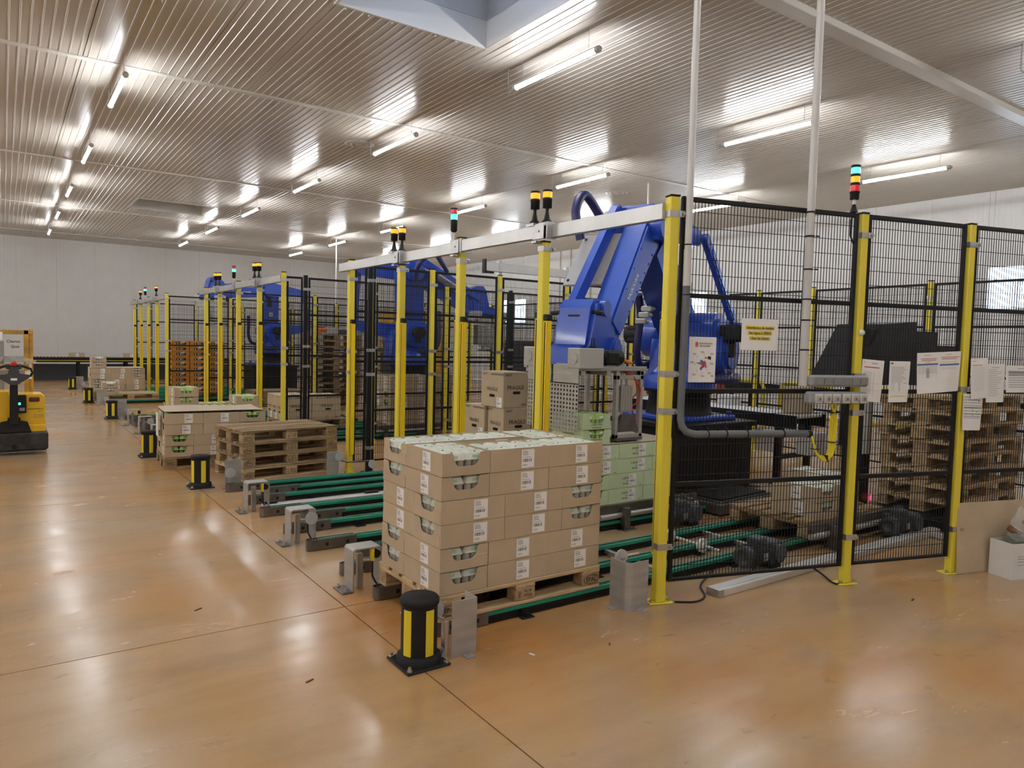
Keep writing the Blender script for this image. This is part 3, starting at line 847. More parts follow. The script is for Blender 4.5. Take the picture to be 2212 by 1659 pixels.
# ================================================================ robot cells: posts, beams, lights, fences, conveyors
CELLN = ['nearest cell', 'middle cell', 'far cell']
CELLS = [(3.48, [3.23, 4.55, 5.81, 7.04, 8.40]), (3.42, [10.80, 12.04, 13.32, 14.65, 15.81]), (3.20, [18.86, 20.20, 21.50, 22.75, 24.00])]
for ci, (xf, ys) in enumerate(CELLS):
    nm = CELLN[ci]
    for k, y in enumerate(ys):
        inner = 0 < k < 4
        cur = [(1, .24, 1.86)] if k == 0 else [(-1, .24, 1.84)] if k == 4 else [(1, .24, 1.86), (-1, .24, 1.84)]
        lb = 'yellow post with light curtain, %s of five fronting the %s' % (('nearest', 'second', 'middle', 'fourth', 'farthest')[k], nm)
        if ci == 0 and k == 0: lb = 'yellow fence post with light curtain at the near corner of the nearest cell'
        post(xf, y, 0 if k else -.30, lb, h=2.62 if k != 1 and k != 3 else 2.462, w_=.07, group='yellow posts fronting the cells', curtain=cur if k else [(1, .30, 1.84)],
             clamps=(.37, 1.25, 1.49, 2.50) if k == 0 else (1.25, 1.50, 2.38) if k == 4 else (2.40,))
    # aluminium beam over the openings
    t = thing('overhead_beam', 'aluminium box beam across the front posts of the %s' % nm, 'beam', (xf - .075, 0, 0), 0, 'aluminium beams over the cells')
    segs = [(ys[0] + .04, ys[1] - .05), (ys[1] - .07, ys[2] + .03), (ys[2] + .03, ys[3] - .03), (ys[3] - .05, ys[4] + .15)]
    for q, (a, b_) in enumerate(segs):
        dx = .04 if q % 2 == 0 and q < 3 else 0.0
        if q == 0: dx = .05
        MB().box(-.025 + dx, .025 + dx, a, b_, 2.470, 2.570, b=.003).build('beam_section', M['alu'], t)
    br = MB()
    for k in (1, 2, 3):
        br.box(-.031, .085, ys[k] - .16, ys[k] - .152, 2.455, 2.585).box(-.032, -.028, ys[k] - .12, ys[k] + .02, 2.462, 2.578)
        br.cyl((-.032, ys[k] - .06, 2.52), (-.042, ys[k] - .06, 2.52), .008, n=6)
        br.box(-.02, .10, ys[k] - .01, ys[k] + .05, 2.44, 2.455)
    br.build('bracket', M['galv'], t)
    MB().box(-.0255, .0255, ys[1] - .072, ys[1] - .068, 2.475, 2.565).build('open_end', M['plast'], t)
    # beacons and tower
    for k in (1, 3):
        for s in (-1, 1):
            if ci == 2 and s == 1: continue
            b = thing('amber_beacon', 'amber beacon, %s of the pair at the %s post of the %s' % ('nearer' if s < 0 else 'farther', 'second' if k == 1 else 'fourth', nm)
                      if ci < 2 else 'single amber beacon at the %s post of the far cell' % ('second' if k == 1 else 'fourth'), 'beacon', (xf - .045 - s * .02, ys[k] + s * .052, 2.592), 0, 'amber beacons on the beams')
            pl = MB().box(-.05, .05, -.05, .05, -.008, 0, b=.002).box(-.05, -.044, -.05, .05, -.024, -.006); pl.build('mounting_plate', M['galv'], b)
            beacon_parts(b, ['amber'], r=.037)
    b = thing('signal_tower', 'slim signal tower, green lit under red, on the middle post of the %s' % nm, 'signal light', (xf - .075, ys[2] + .02, 2.572), 0, 'signal towers on the beams')
    MB().cyl((0, 0, 0), (0, 0, .09), .010, n=10).box(-.02, .02, -.02, .02, -.002, .004).build('stem', M['alu'], b)
    MB().lathe([(.012, .085), (.030, .10), (.032, .20)], 16).build('socket', M['plast'], b)
    MB().lathe([(.031, .20), (.031, .25)], 16).build('green_lens', M['greenl'], b)
    MB().lathe([(.033, .25), (.033, .257)], 16).build('ring', M['plast'], b)
    MB().lathe([(.031, .257), (.031, .292)], 16).build('red_lens', M['redl'], b)
    MB().lathe([(.033, .292), (.033, .305), (0, .306)], 16).build('cap', M['plast'], b)

# ---- fences running back from the front corners, and the long fence behind the robots
def run(pts, nm, black=(), h=2.56, first_panel=True, grp='black wire mesh fence panels'):
    for k in range(len(pts) - 1):
        panel(pts[k], pts[k + 1], 'black wire mesh panel, %s along %s' % (ORD[k], nm), z1=h, rails=(.765, 1.375, 1.99), group=grp)
    for k in range(1, len(pts)):
        p = pts[k]; a = math.atan2(pts[k][1] - pts[k - 1][1], pts[k][0] - pts[k - 1][0])
        lb = '%s fence post, %s along %s' % ('black' if k in black else 'yellow', ORD[k], nm)
        o = post(p[0], p[1], a, lb, h=h + .03, w_=.055, group='fence posts between the cells', clamps=(.30, 1.22, 1.52, 2.38))
        if k in black:
            for ch in o.children:
                if ch.name.startswith(('column', 'base_plate')): ch.data.materials[0] = M['black']
run([(3.48, 8.40), (3.73, 8.40), (4.60, 8.40), (5.66, 8.40), (6.86, 8.40), (8.2, 8.40), (9.5, 8.40)], 'the far side fence of the nearest cell', black=(1,))
run([(3.42, 10.80), (3.75, 10.80), (4.86, 10.80), (6.20, 10.80), (7.52, 10.80), (8.80, 10.80), (9.9, 10.80)], 'the near side fence of the middle cell', black=(1, 4))
run([(3.42, 15.81), (4.5, 15.8), (5.70, 15.8), (7.0, 15.8), (8.4, 15.8), (9.8, 15.8)], 'the far side fence of the middle cell')
run([(3.20, 18.86), (4.65, 18.86), (6.05, 18.86), (7.4, 18.86), (9.4, 18.86)], 'the near side fence of the far cell')
run([(3.20, 24.0), (3.6, 24.0), (4.9, 24.0), (6.3, 24.0), (7.9, 24.0), (9.5, 24.0)], 'the far side fence of the far cell', black=(1,))
back = [(9.75, 3.0), (9.85, 4.63), (9.95, 6.36), (10.0, 7.35), (10.0, 9.2), (10.0, 11.2), (10.0, 13.2), (10.0, 15.2)]
for k in range(len(back) - 1):
    panel(back[k], back[k + 1], 'black wire mesh panel, %s from the right in the fence behind the robots' % ORD[k], z1=2.56, group='fence panels behind the robots')
for k in range(1, len(back)):
    post(back[k][0], back[k][1], PI / 2, 'yellow post, %s from the right in the fence behind the robots' % ORD[k - 1], h=2.60, w_=.055, group='fence posts behind the robots', clamps=(.30, 1.22, 1.52, 2.38))
# cable tray riding on the side fence
t = thing('cable_tray', 'long pale cable tray riding on top of the side fence behind the nearest cell', 'cable tray', (5.42, 8.42, 2.63))
MB().box(0, 4.2, -.015, .015, 0, .12, b=.003).box(0, 4.2, -.05, -.015, 0, .01).build('channel', M['alu'], t)
MB().box(-.03, 0, -.05, .03, -.03, .16, b=.006).box(0, .12, -.05, .0, -.03, 0).build('end_stop', M['plast'], t)
MB().box(.22, .27, -.02, .035, -.08, .16).box(1.42, 1.47, -.02, .035, -.08, .16).build('bracket', M['galv'], t)

# ---- slanting fence at the right
FA = math.atan2(-.28770945, .95771774)
FD = Vector((.95771774, -.28770945, 0)); FN = Vector((-.28770945, -.95771774, 0))
F0 = Vector((3.48, 3.23, 0))
def fence_pt(t, off=0.0, z=0.0): return F0 + FD * t + FN * off + Vector((0, 0, z))
def fxy(t): q = fence_pt(t); return (q.x, q.y)
panel(fxy(.02), fxy(1.51), 'black wire mesh fence panel carrying the posters and sockets', z0=.13, z1=2.62, group='slanting fence panels at the right', wire=.0036, pitch=.0245)
panel(fxy(1.51), fxy(2.51), 'black wire mesh fence panel behind the row of white notices', z0=.13, z1=2.62, group='slanting fence panels at the right', wire=.0036, pitch=.0245)
panel(fxy(2.51), fxy(4.0), 'black wire mesh fence panel behind the cardboard sheet and white box', z0=.13, z1=2.62, group='slanting fence panels at the right', wire=.0036, pitch=.0245)
post(*fxy(1.51), FA, 'yellow fence post between the sockets and the white notices', h=2.63, w_=.06, group='slanting fence posts at the right', clamps=(.34, 1.23, 1.49, 2.47))
post(*fxy(2.51), FA, 'yellow fence post with a cardboard sheet leaning on its foot', h=2.63, w_=.06, group='slanting fence posts at the right', clamps=(.34, 1.40, 2.47))
post(*fxy(4.0), FA, 'yellow fence post at the right edge of the picture', h=2.63, w_=.06, group='slanting fence posts at the right', clamps=(.34, 1.40, 2.47))
b = thing('signal_tower', 'tall signal tower in green, amber and red on the slanting fence', 'signal light', fence_pt(1.425, 0, 2.625))
MB().lathe([(.028, 0), (.022, .02), (.014, .05), (.010, .055), (.010, .075)], 14).build('foot', M['plast'], b)
MB().cyl((0, 0, .05), (0, 0, .09), .011, n=10).build('stem', M['white'], b)
MB().lathe([(0, .088), (.028, .088), (.030, .092), (.030, .125), (.033, .128), (.033, .142)], 16).build('socket', M['plast'], b)
z = .142
for m_, nmn in (('redl', 'red_lens'), ('amber', 'amber_lens'), ('greenl', 'green_lens')):
    MB().lathe([(.030, z), (.030, z + .042)], 16).build(nmn, M[m_], b)
    MB().lathe([(0, z + .042), (.032, z + .042), (.032, z + .060), (0, z + .061)], 16).build('ring', M['plast'], b)
    z += .060
MB().tube([(.0, .0, 0), (-.03, 0, -.06), (-.03, 0, -.16), (.02, 0, -.22)], .006, n=6).build('cable', M['plast'], b)

# ---- conveyors
for k in range(4):
    lane((1.92, 3.52 + 1.252 * k, 0), L=5.1 if k == 0 else 3.9, label='low green chain conveyor, %s lane from the right,  nearest cell' % ORD[k], group='chain conveyor lanes')
for k in range(4):
    lane((1.88, 11.06 + 1.25 * k, 0), L=3.9, label='low green chain conveyor, %s lane from the right,  middle cell' % ORD[k], group='chain conveyor lanes')
for k in range(4):
    lane((1.80, 19.10 + 1.27 * k, 0), L=3.9, label='low green chain conveyor, %s lane from the right,  far cell' % ORD[k], group='chain conveyor lanes')

# ---- guards and sensors at the lane mouths
def arch_guard(loc, label, disc, group='steel arch guards at the lane mouths'):
    t = thing('arch_guard', label, 'guard', loc, 0, group)
    g = MB(); w_, d, h = .205, .15, .285; th = .008
    n = 5; r = .018
    prof = [(0, 0), (0, h - r)] + [(r - r * math.cos(PI / 2 * q / n), h - r + r * math.sin(PI / 2 * q / n)) for q in range(1, n + 1)]
    prof += [(w_ - r + r * math.sin(PI / 2 * q / n), h - r + r * math.cos(PI / 2 * q / n)) for q in range(0, n + 1)] + [(w_, 0)]
    r2 = r - th
    inn = [(w_ - th, 0)] + [(w_ - th - r2 + r2 * math.cos(PI / 2 * q / n), h - th - r2 + r2 * math.sin(PI / 2 * q / n)) for q in range(0, n + 1)]
    inn += [(th + r2 - r2 * math.sin(PI / 2 * q / n), h - th - r2 + r2 * math.cos(PI / 2 * q / n)) for q in range(0, n + 1)] + [(th, 0)]
    P = prof + inn; np_ = len(prof)
    vs = [(a, 0, z) for a, z in P] + [(a, d, z) for a, z in P]; N = len(P)
    fs = [(i, (i + 1) % N, N + (i + 1) % N, N + i) for i in range(N)]
    for i in range(np_ - 1):
        j = N - 1 - i
        jj = min(max(N - 1 - int(round(i * (len(inn) - 1) / (np_ - 1))), np_), N - 1); j2 = min(max(N - 1 - int(round((i + 1) * (len(inn) - 1) / (np_ - 1))), np_), N - 1)
        f = [i, i + 1, j2] + ([jj] if jj != j2 else [])
        fs.append(tuple(f)); fs.append(tuple(q + N for q in f[::-1]))
    g.add(vs, fs); g.build('arch', M['steel'], t)
    f = MB(); f.box(-.075, 0, -.01, d + .01, 0, .008, b=.002); f.build('foot_plate', M['steeld'], t)
    for y in (.015, d - .015):
        MB().cyl((-.045, y, .008), (-.045, y, .018), .013, n=6, sm=False).cyl((-.045, y, .018), (-.045, y, .034), .007, n=8).build('bolt', M['bolt'], t)
    c = MB(); c.box(.055, .095, .05, .09, 0, .235, b=.004)
    for q in (.060, .080): c.box(q, q + .006, .047, .05, 0, .235)
    c.build('sensor_post', M['alu'], t)
    a = MB(); a.cyl((.09, .06, .19), (.15, .03, .19), .010, n=8)
    a.build('arm', M['galv'], t)
    if disc:
        D = MB(); D.cyl((.165, -.012, .205), (.165, .0, .205), .052, n=28); D.cyl((.165, -.016, .205), (.165, -.012, .205), .012, n=12)
        D.build('reflector', M['reflector'], t)
    else:
        D = MB(); D.box(.130, .150, -.005, .035, .19, .27, b=.003); D.build('sensor', M['hily2'], t)
        D = MB(); D.cyl((.165, -.004, .235), (.165, .03, .235), .028, n=16); D.build('sensor_lens', M['plast'], t)
    MB().tube([(.15, .03, .20), (.145, .02, .15), (.15, .03, .08), (.18, .05, .03), (.20, .06, .005)], .006, n=6).build('cable', M['plast'], t)
    return t
for ci, (x, ys, nm) in enumerate(((1.86, [4.40, 5.655, 6.905], 'nearest cell'), (1.82, [11.95, 13.2, 14.45], 'middle cell'), (1.74, [19.93, 21.2], 'far cell'))):
    for k, y in enumerate(ys):
        arch_guard((x, y, 0), 'stainless arch guard at the %s gap between lanes, %s' % (ORD[k], nm), disc=(k == 1))

def angle_guard(loc, rz, label, a=.15, b=.15, h=.34, rnd=.0):
    t = thing('angle_guard', label, 'guard', loc, rz, 'steel angle guards')
    g = MB(); th = .006
    if rnd:
        n = 5; pr = [(0, b)] + [(rnd - rnd * math.cos(PI / 2 * q / n), rnd - rnd * math.sin(PI / 2 * q / n)) for q in range(n + 1)] + [(a, 0)]
        r2 = rnd - th
        pi_ = [(a, th)] + [(rnd - r2 * math.sin(PI / 2 * q / n), rnd - r2 * math.cos(PI / 2 * q / n)) for q in range(n + 1)] + [(th, b)]
        P = pr + pi_; N = len(P); vs = [(x, y, 0) for x, y in P] + [(x, y, h) for x, y in P]
        fs = [(i, (i + 1) % N, N + (i + 1) % N, N + i) for i in range(N)]
        for i in range(len(pr) - 1): fs += [(i, i + 1, N - 2 - i, N - 1 - i), (N + i, N + i + 1, 2 * N - 2 - i, 2 * N - 1 - i)]
        g.add(vs, fs)
    else:
        g.box(0, a, 0, th, 0, h, b=.001).box(a - th, a, th, b, 0, h, b=.001)
    g.build('angle_plate', M['steel'], t)
    f = MB(); f.box(a * .45, a * .45 + .05, -.05, 0, 0, .006)
    if rnd: f.box(-.05, 0, b * .5, b * .5 + .05, 0, .006)
    f.build('foot_tab', M['steel'], t)
    MB().cyl((a * .45 + .025, -.028, .006), (a * .45 + .025, -.028, .018), .011, n=6, sm=False).cyl((a * .45 + .025, -.028, .018), (a * .45 + .025, -.028, .028), .006, n=8).build('bolt', M['bolt'], t)
    return t
g = angle_guard((1.905, 3.20, 0), 0, 'upright steel angle guard right beside the near bollard', .155, .12, .305)
s = MB(); s.box(-.030, -.004, .02, .06, 0, .20, b=.003).prism([(-.055, 0), (-.030, 0), (-.030, .055)], .02, .06, 'y'); s.build('sensor_post', M['alu'], g)
s = MB(); s.tube([(-.02, .05, .20), (-.06, .12, .225), (-.09, .16, .23)], .007, n=6); s.build('arm', M['galv'], g)
s = MB(); s.cyl((-.04, .10, .235), (-.035, .088, .235), .052, n=28); s.build('reflector', M['reflector'], g)
g = angle_guard((3.17, 3.19, 0), 0, 'rounded steel corner guard next to the near yellow corner post', .17, .17, .31, rnd=.045)
s = MB(); s.tube([(.05, .12, .30), (.14, .16, .30), (.24, .16, .30)], .009, n=6); s.build('arm', M['galv'], g)
s = MB(); s.cyl((.06, .13, .31), (.06, .142, .31), .05, n=28); s.build('reflector', M['reflector'], g)
g = angle_guard((1.97, 8.20, 0), 0, 'steel plate guard between the second bollard and the pallet stack', .17, .10, .31)
s = MB(); s.box(.02, .05, -.07, -.04, 0, .14, b=.003).box(-.05, .06, -.08, -.03, 0, .01); s.build('sensor_post', M['alu'], g)
s = MB(); s.cyl((.035, -.08, .17), (.035, -.07, .17), .055, n=28); s.cyl((.035, -.085, .17), (.035, -.08, .17), .012, n=10); s.build('reflector', M['reflector'], g)
g = angle_guard((3.16, 8.30, 0), 0, 'steel plate guard with reflector in front of the farthest nearest-cell post', .15, .10, .30)
s = MB(); s.tube([(.14, .02, .20), (.25, -.02, .16), (.55, -.04, .16)], .012, n=6); s.build('arm', M['steeld'], g)
for (px_, pz) in ((.13, .24), (.56, .12)):
    s = MB(); s.cyl((px_, -.06, pz), (px_, -.05, pz), .052, n=28); s.build('reflector', M['reflector'], g)
for (x, y, lb) in ((1.78, 15.95, 'grey upright plate guard beside the third visible bollard'), (1.72, 18.72, 'grey upright plate guard before the far bare pallet'), (1.70, 24.2, 'grey upright plate guard by the farthest bollard')):
    g = angle_guard((x, y, 0), 0, lb, .20, .10, .36)
    s = MB(); s.cyl((.18, -.10, .15), (.18, -.09, .15), .055, n=24); s.box(.165, .195, -.09, -.06, 0, .15); s.build('reflector', M['reflector'], g)

B0 = make_bollard(); fb = True
for (x, y, lb) in ((1.745, 3.26, 'black bollard with yellow stripes closest to the camera, before the crate pallet'), (1.75, 8.36, 'black bollard with yellow stripes left of the empty pallet stack'),
                   (1.60, 10.75, 'black bollard half hidden at the left of the sheet-covered crate pallet'), (1.70, 15.75, 'black bollard by the floor joint beyond the covered crate pallet'),
                   (1.62, 19.46, 'black bollard before the bare pallet of the far cell'), (1.61, 24.07, 'small black bollard farthest back near the wall conveyor')):
    o = B0 if fb else dup(B0, (0, 0, 0))
    fb = False
    o.location = (x, y, 0); tag(o, lb, 'bollard', 'black and yellow bollards')

# ================================================================ pallets and loads
pallet((1.985, 3.475, .081), 0, 'pale wooden pallet under the nearest stack of brown egg crates')
stack(1.99, 3.485, .227, 'AABBAA', 'the near crate stack', group='brown crates of the near stack')
sd = thing('film_scrap', 'torn scrap of clear film snagged on the near pallet corner', 'film scrap', (2.0, 3.66, .20))
s = MB()
for k in range(9):
    a = random.uniform(0, 6.28); L_ = random.uniform(.02, .05)
    c0 = (random.uniform(-.01, 0), random.uniform(-.02, .02), random.uniform(-.02, .02))
    s.add([c0, (c0[0] - .02, c0[1] + L_ * math.cos(a), c0[2] + L_ * math.sin(a)), (c0[0] - .03, c0[1] + L_ * math.cos(a + .7), c0[2] + L_ * math.sin(a + .7))], [(0, 1, 2)])
s.build('film', M['paper'], sd)

for k in range(4):
    pallet((2.215 + random.uniform(-.008, .008), 8.43 + random.uniform(-.008, .008), .1445 * k), R(8.5 + random.uniform(-.5, .5)),
           'worn wooden pallet, %s of the empty stack of four' % ('bottom one', 'second from the bottom', 'third from the bottom', 'topmost')[k], aged=(k > 0), group='empty pallets in the stack of four')
pallet((1.60, 9.64, 0), R(-3), 'wooden pallet on the floor under the sheet-covered crate stack', aged=True)
stack(1.61, 9.63, .1455, 'AABB', 'the sheet-covered stack', carton='bio', group='brown crates of the sheet-covered stack', full_top=False, rz=R(-3))
sh = MB(); nx = 8; vs = []
for i in range(nx + 1):
    for j in range(4):
        x, y = -.01 + 1.17 * i / nx, .0 + .75 * j / 3
        vs.append((x, y, .012 * math.sin(i * .8) * (j / 3) + .006 * math.cos(j * 2.1)))
n0 = len(vs); vs += [(a, b_, c + .004) for a, b_, c in vs]
fs = []
for i in range(nx):
    for j in range(3):
        q = (i * 4 + j, i * 4 + j + 1, (i + 1) * 4 + j + 1, (i + 1) * 4 + j); fs += [q, tuple(n0 + v for v in q[::-1])]
for i in range(nx): fs += [(i * 4, (i + 1) * 4, n0 + (i + 1) * 4, n0 + i * 4), (i * 4 + 3, (i + 1) * 4 + 3, n0 + (i + 1) * 4 + 3, n0 + i * 4 + 3)]
for j in range(3): fs += [(j, j + 1, n0 + j + 1, n0 + j), (nx * 4 + j, nx * 4 + j + 1, n0 + nx * 4 + j + 1, n0 + nx * 4 + j)]
o = sh.add(vs, fs).build('cardboard_sheet', M['sheetk'], None, (1.62, 9.63, .702), R(-3)); tag(o, 'pale cardboard sheet lying on the crate stack behind the empty pallets', 'cardboard sheet')
o = MB().box(-.002, 0, -.105, .105, -.15, .15).build('notice', M['paper'], None, (1.585, 10.03, .52), R(-3)); tag(o, 'white notice stuck on the left side of the sheet-covered crates', 'notice')

# middle cell, first lane
pallet((1.95, 11.05, .081), 0, 'wooden pallet hidden behind the sheet-covered stack, middle cell first lane')
stack(1.96, 11.06, .227, 'ABA', 'the half-built stack', carton='green', group='brown crates of the half-built stack')
for k in range(2):
    crate(2.13, 11.28, .227 + .1355 * (3 + k), PI / 2, 'brown egg crate, %s of two on the left end of the half-built stack' % ('lower', 'upper')[k], group='loose crates on the half-built stack', full=(k == 1), carton='green', ends=(-1,), clabel='%s left crate on the half-built stack' % ('lower', 'upper')[k])
crate(2.98, 11.28, .227 + .1355 * 3, PI / 2, 'single brown egg crate on the right end of the half-built stack', group='loose crates on the half-built stack', full=True, carton='green', clabel='single right crate on the half-built stack')
# far cell
pallet((1.86, 19.06, .081), 0, 'bare pale pallet with two crates at its left end, far cell first lane')
for k in range(2):
    crate(2.04, 19.30, .227 + .1355 * k, PI / 2, 'brown egg crate, %s of two on the bare pallet in the far cell' % ('lower', 'upper')[k], group='crates on the bare far pallet', full=(k == 1), carton='white', ends=(-1,), clabel='%s crate on the bare far pallet' % ('lower', 'upper')[k])
pallet((1.74, 20.34, .081), 0, 'wooden pallet under the farthest brown crate stack')
stack(1.75, 20.35, .227, 'AABB', 'the farthest stack', group='brown crates of the farthest stack', full_top=False)
o = MB().box(0, 1.18, 0, .75, 0, .004).build('cardboard_sheet', M['sheetk'], None, (1.75, 20.35, .772)); tag(o, 'thin cardboard sheet on the farthest brown crate stack', 'cardboard sheet')
for k in range(2):
    crate(1.93, 20.59, .777 + .1355 * k, PI / 2, 'brown egg crate, %s of two on the sheet of the farthest stack' % ('lower', 'upper')[k], group='crates on top of the farthest stack', full=(k == 1), ends=(-1,), clabel='%s crate on the farthest stack' % ('lower', 'upper')[k])

# ---- second row inside the nearest cell: the pale green load
pallet((4.12, 4.765, .081), 0, 'wooden pallet under the pale green crates at the robot gripper')
stack(4.13, 4.775, .227, 'AABB', 'the pale green load', kind='green', carton='green', group='pale green crates of the robot load', full_top=False)
o = MB().box(0, 1.18, 0, .75, 0, .004).build('cardboard_sheet', M['sheetk'], None, (4.13, 4.775, .772)); tag(o, 'cardboard layer sheet on the pale green crates under the gripper', 'cardboard sheet')
for k in range(2):
    crate(4.30, 5.005, .778 + .1355 * k, PI / 2, 'pale green egg crate, %s of two held in the robot gripper' % ('lower', 'upper')[k], kind='green', group='green crates in the gripper', full=(k == 1), carton='green', ends=(-1,), labels=False, clabel='%s crate held by the gripper' % ('lower', 'upper')[k])
# pallet with a few crates under the slanting fence
pallet((5.50, 3.46, .081), 0, 'wooden pallet with a few brown crates behind the socket panel', aged=True)
for (x, y, k, nm) in ((5.80, 3.70, 0, 'near left, lower'), (5.80, 3.70, 1, 'near left, upper'), (6.14, 3.70, 0, 'near right, lower'), (6.14, 3.70, 1, 'near right, upper'), (6.48, 4.02, 0, 'rear, lower'), (6.48, 4.02, 1, 'rear, upper')):
    crate(x, y, .227 + .1355 * k, PI / 2, 'brown egg crate behind the socket panel, %s one on the part-filled pallet' % nm, group='brown crates behind the socket panel', full=(k == 1), ends=(-1,), clabel='%s crate behind the socket panel' % nm.replace(',', ''))
# brown crates inside the middle cell seen through the mesh
pallet((5.30, 11.08, .081), 0, 'wooden pallet under the tall brown load inside the middle cell', aged=True)
stack(5.31, 11.09, .227, 'AABBAA', 'the middle cell load', carton='bio', group='brown crates inside the middle cell', full_top=False)
# fragile boxes
def frag_box(loc, rz, lx, ly, h, label, group, hole=True):
    t = thing('shipping_carton', label, 'carton', loc, rz, group)
    b = MB(); b.box(0, lx, 0, ly, 0, h, b=.004)
    b.build('carton_body', M['kraft'], t)
    p = MB()
    Ff = lambda x, z: face_M((x, -.0012, z), (1, 0, 0), (0, 0, 1))
    Fl = lambda y, z: face_M((-.0012, y, z), (0, -1, 0), (0, 0, 1))
    p.text('FRAGILE', .062, Ff(lx * .5, h * .56)); p.text('HAUT', .034, Ff(lx * .20, h * .91)); p.text('BAS', .034, Ff(lx * .86, h * .08))
    if lx > .5: p.text('ORIGINE FRANCE', .034, Ff(lx * .70, h * .91))
    p.text('FRAGILE', .055, Fl(ly * .5, h * .5)); p.text('HAUT', .034, Fl(ly * .84, h * .92))
    if ly > .35: p.text('ORIGINE FRANCE', .030, Fl(ly * .28, h * .92))
    p.build('print', M['ink'], t)
    hh = MB(); n = 8; w_, r = .036, .016
    pts = [(w_ + r * math.cos(-PI / 2 + PI * q / n), r * math.sin(-PI / 2 + PI * q / n)) for q in range(n + 1)] + [(-w_ + r * math.cos(PI / 2 + PI * q / n), r * math.sin(PI / 2 + PI * q / n)) for q in range(n + 1)]
    if hole: hh.prism([(lx * .55 + a, h * .42 + b_) for a, b_ in pts], -.0014, .001, 'y')
    hh.prism([(ly * .5 + a, h * .32 + b_) for a, b_ in pts], -.0014, .001, 'x')
    hh.build('hand_hole', M['plast'], t)
    MB().box(lx * .47, lx * .57, -.001, .0005, 0, h * .16).box(lx * .47, lx * .57, -.001, ly + .001, h - .0005, h + .0008).build('packing_tape', M['clear'], t)
    inst(LAB, 'label', t, (-.0015, ly * .18, h * .14), -PI / 2)
    return t
G1 = 'fragile cartons in the nearest cell'
pallet((4.42, 6.45, .081), 0, 'wooden pallet under the fragile cartons beyond the perforated gripper')
for lv, ln in ((0, 'bottom'), (1, 'middle')):
    z = .227 + .357 * lv
    for (x, y, lx, ly, nm) in ((4.47, 6.50, .37, .31, 'near corner'), (4.44, 6.84, .36, .42, 'left end'), (4.86, 6.50, .38, .31, 'right end'), (4.82, 6.84, .38, .42, 'rear corner')):
        frag_box((x, y, z), 0, lx, ly, .355, 'brown fragile carton, %s of the %s layer, nearest cell pile' % (nm, ln), G1)
frag_box((4.46, 6.50, .942), R(2), .33, .42, .395, 'large brown fragile carton alone on top of the nearest cell pile', G1)
frag_box((4.83, 6.62, .942), R(-2), .34, .36, .36, 'brown carton half hidden behind the top fragile carton', G1)
pallet((3.86, 12.30, .081), 0, 'wooden pallet under the low row of fragile cartons', aged=True)
for i in range(2):
    for j in range(3):
        if i == 1 and j == 2: continue
        frag_box((3.88 + i * .53, 12.31 + j * .28, .227), 0, .52, .27, .42, 'brown fragile carton, %s row from the front, %s half, middle cell' % (ORD[j], ('left', 'right')[i]), 'fragile cartons of the middle cell')
# ================================================================ palletizing robots
def beam(mb, p0, p1, w0, w1, y0, y1, m=0, b=0.0, ext=(0, 0)):
    """tapered bar in the arm plane (x,z), from p0 to p1, between y0 and y1"""
    a = Vector((p0[0], p0[1])); c = Vector((p1[0], p1[1])); d = (c - a).normalized(); n = Vector((-d.y, d.x))
    a = a - d * ext[0]; c = c + d * ext[1]
    q = [a + n * w0 / 2, a - n * w0 / 2, c - n * w1 / 2, c + n * w1 / 2]
    mb.prism([(v.x, v.y) for v in q], y0, y1, 'y', m)
def rounded_beam(mb, p0, p1, r0, r1, y0, y1, m=0, n=9):
    a = Vector(p0); c = Vector(p1); d = (c - a).normalized(); t0 = math.atan2(d.y, d.x)
    pts = [(c.x + r1 * math.cos(t0 - PI / 2 + PI * k / n), c.y + r1 * math.sin(t0 - PI / 2 + PI * k / n)) for k in range(n + 1)]
    pts += [(a.x + r0 * math.cos(t0 + PI / 2 + PI * k / n), a.y + r0 * math.sin(t0 + PI / 2 + PI * k / n)) for k in range(n + 1)]
    mb.prism(pts, y0, y1, 'y', m)
